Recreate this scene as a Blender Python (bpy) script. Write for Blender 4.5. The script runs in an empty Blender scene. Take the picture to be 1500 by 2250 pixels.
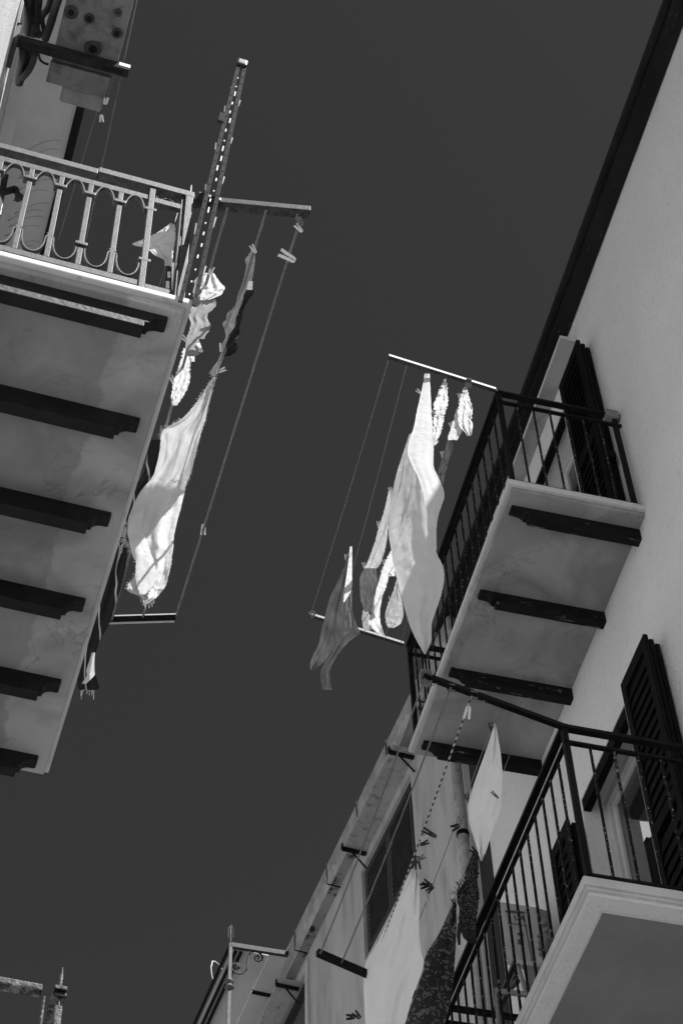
import bpy, bmesh, math, random
from mathutils import Vector, Matrix, noise
rnd = random.Random(7)
scene = bpy.context.scene
col = scene.collection
R_ = math.radians

# ------------------------------------------------------------------ camera
CP = Vector((0.0, 0.0, 1.6))
F = 4285.11                                   # focal length in photo pixels (1500 x 2250)
XC = Vector((0.9693926, 0.1838608, 0.1627057))      # world axes seen in camera axes
YC = Vector((-0.2444548, 0.7843569, 0.5701105))
ZC = Vector((-0.0227984, -0.5924351, 0.8052955))
right = Vector((XC.x, YC.x, ZC.x)); down = Vector((XC.y, YC.y, ZC.y)); fwd = Vector((XC.z, YC.z, ZC.z))
cd = bpy.data.cameras.new('camera'); cam = bpy.data.objects.new('camera', cd); col.objects.link(cam)
M = Matrix((( right.x, -down.x, -fwd.x, CP.x), (right.y, -down.y, -fwd.y, CP.y), (right.z, -down.z, -fwd.z, CP.z), (0, 0, 0, 1)))
cam.matrix_world = M
cd.sensor_fit = 'VERTICAL'; cd.sensor_height = 36.0; cd.lens = 36.0 * F / 2250.0
cd.clip_start = 0.1; cd.clip_end = 6000
scene.camera = cam

# ------------------------------------------------------------------ light
SUN = Vector((0.37, -0.47, 1.0)).normalized()
w = bpy.data.worlds.new('World'); scene.world = w; w.use_nodes = True
nt = w.node_tree; nt.nodes.clear()
sky = nt.nodes.new('ShaderNodeTexSky'); sky.sky_type = 'NISHITA'; sky.sun_disc = False
sky.sun_elevation = math.asin(SUN.z); sky.sun_rotation = math.atan2(SUN.x, SUN.y)
sky.air_density = 0.42; sky.dust_density = 0.15; sky.ozone_density = 1.0
sep = nt.nodes.new('ShaderNodeSeparateColor')     # black and white film behind a red filter
bg = nt.nodes.new('ShaderNodeBackground'); bg.inputs[1].default_value = 0.05
out = nt.nodes.new('ShaderNodeOutputWorld')
nt.links.new(sky.outputs[0], sep.inputs[0]); nt.links.new(sep.outputs[0], bg.inputs[0]); nt.links.new(bg.outputs[0], out.inputs[0])
sd = bpy.data.lights.new('sun', 'SUN'); sd.energy = 5.0; sd.angle = R_(0.53); sd.color = (1, 1, 1)
so = bpy.data.objects.new('sun', sd); col.objects.link(so)
so.rotation_euler = SUN.to_track_quat('Z', 'Y').to_euler(); so.location = (0, 0, 40)
vs = scene.view_settings; scene.display_settings.display_device = 'sRGB'
vs.view_transform = 'Standard'; vs.look = 'None'; vs.gamma = 1; vs.exposure = 0.85; vs.use_curve_mapping = False
try:
    scene.cycles.max_bounces = 10; scene.cycles.diffuse_bounces = 6; scene.cycles.transparent_max_bounces = 8
    scene.cycles.use_denoising = True
except Exception: pass

# ------------------------------------------------------------------ helpers
def ray(px, py):
    return (right * (px - 750) + down * (py - 1125) + fwd * F).normalized()
class Frame:
    """a building's own axes: x outwards or across, y along the street"""
    def __init__(s, o, yaw):
        a = R_(yaw); s.o = Vector((o[0], o[1], 0)); s.x = Vector((math.cos(a), math.sin(a), 0)); s.y = Vector((-math.sin(a), math.cos(a), 0)); s.yaw = a
    def P(s, x, y, z): return s.o + s.x * x + s.y * y + Vector((0, 0, z))
    def l(s, p): p = p - s.o; return (p.dot(s.x), p.dot(s.y), p.z)
    def wx(s, px, py, x): d = ray(px, py); return CP + d * ((x - (CP - s.o).dot(s.x)) / d.dot(s.x))
    def wy(s, px, py, y): d = ray(px, py); return CP + d * ((y - (CP - s.o).dot(s.y)) / d.dot(s.y))
    def wz(s, px, py, z): d = ray(px, py); return CP + d * ((z - CP.z) / d.z)
G = Frame((0, 0), 0); L = Frame((0, 0), 3.195); H = Frame((3.62, 9.3), 4.8)
# measuring crops of the photo
def crop(ox, oy, s): return lambda x, y: (ox + x / s, oy + y / s)
q1 = crop(0, 0, 2.142857); q2 = crop(0, 500, 2.5); q3 = crop(0, 1050, 2.5); q4 = crop(650, 740, 2.8125); q5 = crop(1000, 700, 3)
q6 = crop(850, 1250, 2.3077); q7 = crop(400, 1550, 2.3077); q8 = crop(850, 1700, 2.3077); q9 = crop(360, 400, 4.4118)
qa = crop(0, 0, 4.6875); qb = crop(0, 280, 3.2609); qc = crop(880, 1400, 4.6875); qd = crop(950, 1900, 4.2857); qe = crop(0, 2000, 5); qf = crop(400, 2000, 4.2857)

WL = {}
def tag(o, label=None, cat=None, group=None, kind=None):
    for k, v in (('label', label), ('category', cat), ('group', group), ('kind', kind)):
        if v: o[k] = v
    return o
def thing(name, loc, label, cat, group=None):
    o = bpy.data.objects.new(name, None); col.objects.link(o); o.location = loc; o.empty_display_size = .1; WL[o.name] = Vector(loc)
    return tag(o, label, cat, group)
class MB:
    def __init__(s): s.v = []; s.f = []
    def add(s, vs, fs):
        n = len(s.v); s.v += [Vector(v) for v in vs]; s.f += [tuple(i + n for i in f) for f in fs]; return s
    def hexa(s, p):  # 8 points: bottom 4 ccw, top 4
        return s.add(p, [(3, 2, 1, 0), (4, 5, 6, 7), (0, 1, 5, 4), (1, 2, 6, 5), (2, 3, 7, 6), (3, 0, 4, 7)])
    def box(s, fr, x0, x1, y0, y1, z0, z1):
        return s.hexa([fr.P(x, y, z) for z in (z0, z1) for x, y in ((x0, y0), (x1, y0), (x1, y1), (x0, y1))])
    def bar(s, a, b, wd, ht, up=Vector((0, 0, 1))):
        a = Vector(a); b = Vector(b); d = (b - a).normalized(); sd_ = d.cross(up)
        if sd_.length < 1e-3: sd_ = d.cross(Vector((1, 0, 0)))
        sd_.normalize(); u = sd_.cross(d).normalized()
        pts = []
        for e in (a, b):
            for i, j in ((-1, -1), (1, -1), (1, 1), (-1, 1)): pts.append(e + sd_ * (i * wd / 2) + u * (j * ht / 2))
        return s.hexa(pts)
    def tube(s, pts, r, n=6, cap=True):
        pts = [Vector(p) for p in pts]; rs = r if isinstance(r, (list, tuple)) else [r] * len(pts)
        rings = []; ref = Vector((0.31, 0.2, 0.93)).normalized(); base = len(s.v)
        vs = []
        for i, p in enumerate(pts):
            t = (pts[min(i + 1, len(pts) - 1)] - pts[max(i - 1, 0)])
            t = t.normalized() if t.length > 1e-9 else Vector((0, 0, 1))
            if abs(t.dot(ref)) > .97: ref2 = Vector((1, 0, 0))
            else: ref2 = ref
            a = t.cross(ref2).normalized(); b = t.cross(a).normalized()
            for k in range(n):
                an = 2 * math.pi * k / n; vs.append(p + (a * math.cos(an) + b * math.sin(an)) * rs[i])
        fs = []
        for i in range(len(pts) - 1):
            for k in range(n):
                fs.append((i * n + k, i * n + (k + 1) % n, (i + 1) * n + (k + 1) % n, (i + 1) * n + k))
        if cap: fs.append(tuple(range(n - 1, -1, -1))); fs.append(tuple((len(pts) - 1) * n + k for k in range(n)))
        return s.add(vs, fs)
    def prism(s, fn, poly, a, b):
        n = len(poly); vs = [fn(p, a) for p in poly] + [fn(p, b) for p in poly]
        return s.add(vs, [tuple(range(n - 1, -1, -1)), tuple(range(n, 2 * n))] + [(i, (i + 1) % n, n + (i + 1) % n, n + i) for i in range(n)])
    def build(s, name, mat, parent=None, smooth=False, bev=0.0, kind=None, origin=None, label=None):
        if parent is None:
            if origin is None:
                n = len(s.v); cx = sum(v.x for v in s.v) / n; cy = sum(v.y for v in s.v) / n; origin = Vector((cx, cy, min(v.z for v in s.v)))
            o0 = origin; loc = origin
        else:
            base = WL[parent.name]; o0 = origin if origin is not None else base; loc = o0 - base
        me = bpy.data.meshes.new(name); me.from_pydata([v - o0 for v in s.v], [], s.f); me.update()
        bm = bmesh.new(); bm.from_mesh(me); bmesh.ops.recalc_face_normals(bm, faces=bm.faces)
        if bev: bmesh.ops.bevel(bm, geom=list(bm.edges), offset=bev, segments=2, affect='EDGES', profile=.6)
        bm.to_mesh(me); bm.free()
        if smooth:
            for p in me.polygons: p.use_smooth = True
        me.materials.append(mat)
        o = bpy.data.objects.new(name, me); col.objects.link(o); o.location = loc; o.parent = parent; WL[o.name] = Vector(o0)
        if kind: o['kind'] = kind
        if label: o['label'] = label
        return o
def dup(o, world, parent):
    c = o.copy(); col.objects.link(c); c.parent = parent; c.location = Vector(world) - WL[parent.name]; WL[c.name] = Vector(world); return c

# ------------------------------------------------------------------ materials (all neutral: the photograph is black and white)
def mat(name, c1, c2=None, scale=8, lo=.4, hi=.6, rough=.8, bump=0, bscale=60, spec=.3, detail=8, c3=None, s3=3, lo3=.45, hi3=.7, metal=0, stretch=(1, 1, 1), rot=0, distort=0, bdist=.01, trans=0):
    m = bpy.data.materials.new(name); m.use_nodes = True; t = m.node_tree; N = t.nodes; K = t.links
    b = N['Principled BSDF']; b.inputs['Roughness'].default_value = rough; b.inputs['Specular IOR Level'].default_value = spec; b.inputs['Metallic'].default_value = metal
    geo = N.new('ShaderNodeNewGeometry'); mp = N.new('ShaderNodeMapping'); mp.inputs['Scale'].default_value = stretch; mp.inputs['Rotation'].default_value = (0, 0, rot)
    K.new(geo.outputs['Position'], mp.inputs[0])
    def ns(sc, lo_, hi_, dt=detail, dd=distort):
        n = N.new('ShaderNodeTexNoise'); n.inputs['Scale'].default_value = sc; n.inputs['Detail'].default_value = dt; n.inputs['Roughness'].default_value = .62; n.inputs['Distortion'].default_value = dd
        K.new(mp.outputs[0], n.inputs['Vector']); r = N.new('ShaderNodeMapRange'); r.inputs[1].default_value = lo_; r.inputs[2].default_value = hi_
        K.new(n.outputs['Fac'], r.inputs[0]); return r.outputs[0]
    def g(v): return (v, v, v, 1)
    colr = None
    if c2 is not None:
        mx = N.new('ShaderNodeMix'); mx.data_type = 'RGBA'; mx.inputs[6].default_value = g(c1); mx.inputs[7].default_value = g(c2); K.new(ns(scale, lo, hi), mx.inputs[0]); colr = mx.outputs[2]
    if c3 is not None:
        m2 = N.new('ShaderNodeMix'); m2.data_type = 'RGBA'
        if colr: K.new(colr, m2.inputs[6])
        else: m2.inputs[6].default_value = g(c1)
        m2.inputs[7].default_value = g(c3); K.new(ns(s3, lo3, hi3), m2.inputs[0]); colr = m2.outputs[2]
    if colr: K.new(colr, b.inputs['Base Color'])
    else: b.inputs['Base Color'].default_value = g(c1)
    if bump:
        bn = N.new('ShaderNodeTexNoise'); bn.inputs['Scale'].default_value = bscale; bn.inputs['Detail'].default_value = 5; K.new(geo.outputs['Position'], bn.inputs['Vector'])
        bb = N.new('ShaderNodeBump'); bb.inputs['Strength'].default_value = bump; bb.inputs['Distance'].default_value = bdist; K.new(bn.outputs['Fac'], bb.inputs['Height']); K.new(bb.outputs[0], b.inputs['Normal'])
    if trans:
        tr = N.new('ShaderNodeBsdfTranslucent'); ms = N.new('ShaderNodeMixShader'); ms.inputs[0].default_value = trans
        if colr: K.new(colr, tr.inputs[0])
        else: tr.inputs[0].default_value = g(c1)
        if bump: K.new(bb.outputs[0], tr.inputs['Normal'])
        K.new(b.outputs[0], ms.inputs[1]); K.new(tr.outputs[0], ms.inputs[2]); K.new(ms.outputs[0], N['Material Output'].inputs[0])
    return m
def marble(name, base, dark, stain=None):
    m = bpy.data.materials.new(name); m.use_nodes = True; t = m.node_tree; N = t.nodes; K = t.links; b = N['Principled BSDF']
    b.inputs['Roughness'].default_value = .55; b.inputs['Specular IOR Level'].default_value = .25
    geo = N.new('ShaderNodeNewGeometry'); g = lambda v: (v, v, v, 1)
    n = N.new('ShaderNodeTexNoise'); n.inputs['Scale'].default_value = 2.6; n.inputs['Detail'].default_value = 10; n.inputs['Distortion'].default_value = .8; K.new(geo.outputs['Position'], n.inputs['Vector'])
    r = N.new('ShaderNodeMapRange'); r.inputs[1].default_value = .42; r.inputs[2].default_value = .64; K.new(n.outputs['Fac'], r.inputs[0])
    mx = N.new('ShaderNodeMix'); mx.data_type = 'RGBA'; mx.inputs[6].default_value = g(base); mx.inputs[7].default_value = g(base * .45 + dark * .55); K.new(r.outputs[0], mx.inputs[0])
    # veins: thin lines where a warped noise crosses its mean
    n2 = N.new('ShaderNodeTexNoise'); n2.inputs['Scale'].default_value = 2.4; n2.inputs['Detail'].default_value = 4; n2.inputs['Distortion'].default_value = .5; n2.inputs['Roughness'].default_value = .6
    K.new(geo.outputs['Position'], n2.inputs['Vector'])
    s = N.new('ShaderNodeMath'); s.operation = 'SUBTRACT'; s.inputs[1].default_value = .5; K.new(n2.outputs['Fac'], s.inputs[0])
    a = N.new('ShaderNodeMath'); a.operation = 'ABSOLUTE'; K.new(s.outputs[0], a.inputs[0])
    r2 = N.new('ShaderNodeMapRange'); r2.inputs[1].default_value = 0; r2.inputs[2].default_value = .014; r2.inputs[3].default_value = .42; r2.inputs[4].default_value = 0; K.new(a.outputs[0], r2.inputs[0])
    n3 = N.new('ShaderNodeTexNoise'); n3.inputs['Scale'].default_value = 1.7; K.new(geo.outputs['Position'], n3.inputs['Vector'])
    r3 = N.new('ShaderNodeMapRange'); r3.inputs[1].default_value = .42; r3.inputs[2].default_value = .62; K.new(n3.outputs['Fac'], r3.inputs[0])
    mu = N.new('ShaderNodeMath'); mu.operation = 'MULTIPLY'; K.new(r2.outputs[0], mu.inputs[0]); K.new(r3.outputs[0], mu.inputs[1])
    m2 = N.new('ShaderNodeMix'); m2.data_type = 'RGBA'; m2.inputs[7].default_value = g(dark * .7); K.new(mx.outputs[2], m2.inputs[6]); K.new(mu.outputs[0], m2.inputs[0])
    # small dark spots
    n4 = N.new('ShaderNodeTexNoise'); n4.inputs['Scale'].default_value = 34; n4.inputs['Detail'].default_value = 3; K.new(geo.outputs['Position'], n4.inputs['Vector'])
    r4 = N.new('ShaderNodeMapRange'); r4.inputs[1].default_value = .7; r4.inputs[2].default_value = .76; r4.inputs[4].default_value = .6; K.new(n4.outputs['Fac'], r4.inputs[0])
    m3 = N.new('ShaderNodeMix'); m3.data_type = 'RGBA'; m3.inputs[7].default_value = g(dark * .5); K.new(m2.outputs[2], m3.inputs[6]); K.new(r4.outputs[0], m3.inputs[0])
    c = m3.outputs[2]
    if stain:   # an old water stain: everything nearer the wall than a ragged line is darker
        d = N.new('ShaderNodeVectorMath'); d.operation = 'DOT_PRODUCT'; d.inputs[1].default_value = stain[0]; K.new(geo.outputs['Position'], d.inputs[0])
        n5 = N.new('ShaderNodeTexNoise'); n5.inputs['Scale'].default_value = 3.5; n5.inputs['Detail'].default_value = 9; n5.inputs['Roughness'].default_value = .68; K.new(geo.outputs['Position'], n5.inputs['Vector'])
        ad = N.new('ShaderNodeMath'); ad.operation = 'MULTIPLY_ADD'; ad.inputs[1].default_value = .22; K.new(n5.outputs['Fac'], ad.inputs[0]); K.new(d.outputs['Value'], ad.inputs[2])
        r5 = N.new('ShaderNodeMapRange'); r5.inputs[1].default_value = stain[1] - .008; r5.inputs[2].default_value = stain[1] + .008; r5.inputs[3].default_value = stain[2]; r5.inputs[4].default_value = 0; K.new(ad.outputs[0], r5.inputs[0])
        m4 = N.new('ShaderNodeMix'); m4.data_type = 'RGBA'; m4.inputs[7].default_value = g(dark); K.new(c, m4.inputs[6]); K.new(r5.outputs[0], m4.inputs[0]); c = m4.outputs[2]
    K.new(c, b.inputs['Base Color']); return m

m_plaster_r = mat('plaster_smooth', .78, .71, scale=1.3, lo=.35, hi=.7, rough=.95, bump=.8, bscale=75, bdist=.012, c3=.52, s3=38, lo3=.56, hi3=.8)
m_plaster_l = mat('plaster_rough', .74, .66, scale=2, rough=.95, bump=1, bscale=70, bdist=.03, c3=.5, s3=60, lo3=.5, hi3=.75)
m_plaster_h = mat('plaster_old', .52, .46, scale=1.6, lo=.35, hi=.65, rough=.95, bump=.35, bscale=90, bdist=.006, c3=.32, s3=4, lo3=.48, hi3=.72, stretch=(1.6, 1.6, .35))
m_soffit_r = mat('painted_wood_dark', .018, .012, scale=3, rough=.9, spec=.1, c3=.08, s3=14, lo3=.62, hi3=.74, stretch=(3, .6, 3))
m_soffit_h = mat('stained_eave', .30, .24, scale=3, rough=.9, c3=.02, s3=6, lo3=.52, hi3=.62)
m_soffit_l = mat('eave_plaster', .62, .52, scale=1.2, rough=.9, bump=.2, bscale=20)
m_gutter = mat('gutter_metal', .45, .3, scale=5, rough=.6, c3=.18, s3=18, lo3=.55, hi3=.7)
m_gutter_dark = mat('gutter_dark', .015, .01, scale=5, rough=.7, spec=.15)
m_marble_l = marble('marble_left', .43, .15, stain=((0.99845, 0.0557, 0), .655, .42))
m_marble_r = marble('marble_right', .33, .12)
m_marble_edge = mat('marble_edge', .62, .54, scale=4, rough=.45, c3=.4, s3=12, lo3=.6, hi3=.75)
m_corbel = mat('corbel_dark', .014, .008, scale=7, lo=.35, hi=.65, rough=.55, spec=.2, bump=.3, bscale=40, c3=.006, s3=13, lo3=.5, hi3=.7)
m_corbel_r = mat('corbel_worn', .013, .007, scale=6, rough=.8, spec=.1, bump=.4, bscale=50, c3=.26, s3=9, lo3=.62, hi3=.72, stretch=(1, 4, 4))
m_iron = mat('black_iron', .008, .005, scale=9, rough=.6, spec=.12, bump=.2, bscale=90)
m_iron_spk = mat('black_iron_speckled', .008, .005, scale=9, rough=.6, spec=.12, c3=.35, s3=75, lo3=.62, hi3=.68, detail=2, bump=.5, bscale=75)
m_iron_pale = mat('weathered_iron_paint', .062, .035, scale=25, lo=.4, hi=.6, rough=.52, spec=.22, c3=.02, s3=34, lo3=.56, hi3=.68, bump=.25, bscale=70, bdist=.004)
m_iron_grey = mat('grey_iron', .15, .1, scale=20, rough=.6, c3=.08, s3=60, lo3=.6, hi3=.7)
m_rust = mat('peeling_iron', .12, .05, scale=18, lo=.42, hi=.58, rough=.55, spec=.3, c3=.012, s3=20, lo3=.47, hi3=.52, bump=.7, bscale=60, bdist=.006)
m_alu = mat('aluminium', .030, .018, scale=20, rough=.85, spec=.08)
m_white_pl = mat('white_plastic', .78, .7, scale=6, rough=.45)
m_black_pl = mat('black_plastic', .014, rough=.45)
m_grey_pl = mat('grey_plastic', .22, .17, scale=9, rough=.5)
m_shutter = mat('dark_shutter_paint', .007, .004, scale=6, rough=.7, spec=.08)
m_shutter_h = mat('grey_shutter_paint', .035, .022, scale=9, rough=.6)
m_slat_h = mat('louvre_paint', .10, .07, scale=9, rough=.6)
m_frame_white = mat('whitewash', .88, .85, scale=5, rough=.9)
m_frame = mat('white_window_frame', .6, .55, scale=5, rough=.45)
m_ac = mat('galvanised_sheet', .17, .13, scale=7, rough=.6, c3=.07, s3=10, lo3=.5, hi3=.7)
m_ac_dark = mat('dark_ring', .05, .03, scale=20, rough=.7)
m_black = mat('black_hole', .004, rough=.9)
m_dark = mat('dark_interior', .03, rough=.95)
m_rope = mat('grey_rope', .20, .14, scale=120, rough=.8)
m_rope_thin = mat('plastic_line', .24, rough=.6)
m_linen = mat('white_linen', .80, .74, scale=7, rough=1, spec=.05, bump=.35, bscale=18, bdist=.016, trans=.36)
m_sheet2 = mat('ironed_linen', .9, .86, scale=3, rough=1, spec=.05, bump=.3, bscale=16, bdist=.014, trans=.06)
m_cotton = mat('white_cotton', .70, .62, scale=14, rough=1, spec=.05, bump=.35, bscale=26, bdist=.014, trans=.18)
m_towel = mat('towel_weave', .70, .62, scale=5, rough=1, spec=.05, bump=.4, bscale=30, bdist=.012, trans=.27)
m_grey_cloth = mat('grey_cloth', .34, .27, scale=9, rough=1, spec=.05, bump=.2, bscale=40, bdist=.008, trans=.15)
m_denim = mat('worn_grey_denim', .25, .15, scale=7, rough=1, spec=.05, bump=.3, bscale=60, bdist=.008, trans=.08, stretch=(1, 1, .4))
m_dark_cloth = mat('dark_cloth', .035, .02, scale=9, rough=.95, bump=.6, bscale=60, bdist=.01)
m_bag = mat('translucent_bag', .75, .6, scale=8, rough=.5, spec=.2, bump=.35, bscale=22, bdist=.01, trans=.4)
m_ground = mat('street_paving', .38, .3, scale=3, rough=.9, bump=.3, bscale=20)
m_crack = mat('crack_grime', .12, rough=.9)
m_roof = mat('roof_tile', .20, .14, scale=6, rough=.9, bump=.5, bscale=12)
m_card = mat('cardboard', .30, .24, scale=5, rough=.9)
def rope_stripe():
    m = mat('striped_rope', .2, rough=.9); t = m.node_tree; N = t.nodes; geo = N.new('ShaderNodeNewGeometry')
    wv = N.new('ShaderNodeTexWave'); wv.bands_direction = 'DIAGONAL'; wv.inputs['Scale'].default_value = 15; t.links.new(geo.outputs['Position'], wv.inputs['Vector'])
    r = N.new('ShaderNodeMapRange'); r.inputs[1].default_value = .42; r.inputs[2].default_value = .58; r.inputs[3].default_value = .03; r.inputs[4].default_value = .55
    t.links.new(wv.outputs['Fac'], r.inputs[0]); t.links.new(r.outputs[0], N['Principled BSDF'].inputs['Base Color']); return m
m_rope_str = rope_stripe()
def print_mat(name, dark, light, scale, lo, hi, kind='swirl'):
    m = mat(name, dark, rough=.95, bump=.3, bscale=60); t = m.node_tree; N = t.nodes; K = t.links; geo = N.new('ShaderNodeTexCoord')
    n = N.new('ShaderNodeTexNoise'); n.inputs['Scale'].default_value = scale * .5; n.inputs['Detail'].default_value = 1
    uvn = geo.outputs['UV']; K.new(uvn, n.inputs['Vector'])
    mm = N.new('ShaderNodeVectorMath'); mm.operation = 'MULTIPLY_ADD'; mm.inputs[1].default_value = (.22, .22, .22) if kind == 'swirl' else (.05, .05, .05); K.new(n.outputs['Color'], mm.inputs[0]); K.new(uvn, mm.inputs[2])
    v = N.new('ShaderNodeTexVoronoi'); v.inputs['Scale'].default_value = scale; K.new(mm.outputs[0], v.inputs['Vector'])
    if kind == 'swirl':
        s = N.new('ShaderNodeMath'); s.operation = 'SINE'; mu = N.new('ShaderNodeMath'); mu.operation = 'MULTIPLY'; mu.inputs[1].default_value = 10; K.new(v.outputs['Distance'], mu.inputs[0]); K.new(mu.outputs[0], s.inputs[0]); src = s.outputs[0]
    else: src = v.outputs['Distance']
    r = N.new('ShaderNodeMapRange'); r.inputs[1].default_value = lo; r.inputs[2].default_value = hi; r.inputs[3].default_value = dark; r.inputs[4].default_value = light
    K.new(src, r.inputs[0]); K.new(r.outputs[0], N['Principled BSDF'].inputs['Base Color']); return m
m_swirl = print_mat('swirl_print', .03, .19, 12, .3, .6)
m_scarf = print_mat('scarf_print', .18, .015, 30, .25, .45, 'spots')
def stripes_mat():
    m = mat('striped_shawl', .02, rough=.95, bump=.5, bscale=50); t = m.node_tree; N = t.nodes; K = t.links; tc = N.new('ShaderNodeTexCoord')
    wv = N.new('ShaderNodeTexWave'); wv.bands_direction = 'X'; wv.inputs['Scale'].default_value = .55; wv.inputs['Distortion'].default_value = 3.0; wv.inputs['Detail'].default_value = 1.5; wv.inputs['Detail Scale'].default_value = 1.2
    K.new(tc.outputs['UV'], wv.inputs['Vector'])
    r = N.new('ShaderNodeMapRange'); r.inputs[1].default_value = .965; r.inputs[2].default_value = .99; r.inputs[3].default_value = .014; r.inputs[4].default_value = .45
    K.new(wv.outputs['Fac'], r.inputs[0]); K.new(r.outputs[0], N['Principled BSDF'].inputs['Base Color']); return m
m_shawl = stripes_mat()
def glass_mat():
    m = bpy.data.materials.new('window_glass'); m.use_nodes = True; b = m.node_tree.nodes['Principled BSDF']
    b.inputs['Base Color'].default_value = (.02, .02, .02, 1); b.inputs['Roughness'].default_value = .02; b.inputs['Specular IOR Level'].default_value = 1; b.inputs['IOR'].default_value = 2.0; return m
m_glass = glass_mat()

# ------------------------------------------------------------------ ground
g_ = MB(); S = 1500
g_.add([(-S, -S, 0), (S, -S, 0), (S, S, 0), (-S, S, 0)], [(0, 1, 2, 3)])
tag(g_.build('ground', m_ground), kind='structure')

# ------------------------------------------------------------------ wall with openings (a closed shell with a front full of real holes)
def shell(fr, xf, depth, y0, y1, z1, holes, reveal=.2, sgn=1):
    """front at local x = xf, house volume towards +x*sgn"""
    b = MB(); X = lambda d: xf + sgn * d
    ys = sorted({y0, y1} | {h[0] for h in holes} | {h[1] for h in holes}); zs = sorted({0.0, z1} | {h[2] for h in holes} | {h[3] for h in holes})
    for i in range(len(ys) - 1):
        for j in range(len(zs) - 1):
            cy, cz = (ys[i] + ys[i + 1]) / 2, (zs[j] + zs[j + 1]) / 2
            if any(h[0] < cy < h[1] and h[2] < cz < h[3] for h in holes): continue
            b.add([fr.P(X(0), y, z) for y, z in ((ys[i], zs[j]), (ys[i + 1], zs[j]), (ys[i + 1], zs[j + 1]), (ys[i], zs[j + 1]))], [(0, 1, 2, 3)])
    for (a, c, lo, hi) in holes:
        p = [fr.P(X(d), y, z) for d in (0, reveal) for y, z in ((a, lo), (c, lo), (c, hi), (a, hi))]
        b.add(p, [(0, 1, 5, 4), (1, 2, 6, 5), (2, 3, 7, 6), (3, 0, 4, 7)])
    p = [fr.P(X(d), y, z) for d in (0, depth) for y, z in ((y0, 0), (y1, 0), (y1, z1), (y0, z1))]
    b.add(p, [(4, 5, 6, 7), (1, 2, 6, 5), (3, 0, 4, 7), (2, 3, 7, 6)])
    return b

# =================================================================== RIGHT HOUSE
RW = 3.62
rh = thing('house', (5.5, 4, 0), 'pale plastered house on the right with two iron balconies and dark folding shutters', 'house')
D_UP = (6.90, 7.90, 10.93, 13.08); D_LO = (6.90, 7.69, 7.52, 9.98)
wr = shell(G, RW, 6.0, -1.0, 9.28, 13.62, [D_UP, D_LO]).build('wall', m_plaster_r, rh)
# roof and eave
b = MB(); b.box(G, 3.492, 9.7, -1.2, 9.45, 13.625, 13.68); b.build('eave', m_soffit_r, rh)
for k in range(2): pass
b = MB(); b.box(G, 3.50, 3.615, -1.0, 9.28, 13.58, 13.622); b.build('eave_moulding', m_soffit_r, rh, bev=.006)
b = MB(); prof = [(3.466, 13.70), (3.450, 13.655), (3.442, 13.628), (3.455, 13.618), (3.49, 13.618), (3.49, 13.72), (3.472, 13.72)]
b.prism(lambda p, y: G.P(p[0], y, p[1]), prof, -1.2, 9.5); b.build('gutter', m_gutter_dark, rh)
b = MB(); b.add([G.P(3.512, -1.2, 13.84), G.P(3.512, 9.5, 13.84), G.P(9.7, 9.5, 15.6), G.P(9.7, -1.2, 15.6), G.P(3.512, -1.2, 13.745), G.P(3.512, 9.5, 13.745), G.P(9.7, 9.5, 13.69), G.P(9.7, -1.2, 13.69)],
     [(0, 1, 2, 3), (4, 5, 6, 7), (0, 1, 5, 4), (1, 2, 6, 5), (2, 3, 7, 6), (3, 0, 4, 7)]); b.build('roof', m_roof, rh)

def corbel_poly(ux, s=1.0):
    pts = [(-.30, 0), (ux, 0), (ux, -.03), (ux - .012, -.036), (ux - .03, -.036)]
    for k in range(1, 6):
        a = math.pi / 2 * k / 5; pts.append((ux - .03 - .05 * math.sin(a), -.036 - .05 * (1 - math.cos(a))))
    pts += [(ux - .10, -.088), (ux - .10, -.125), (-.30, -.125)]
    return pts

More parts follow.
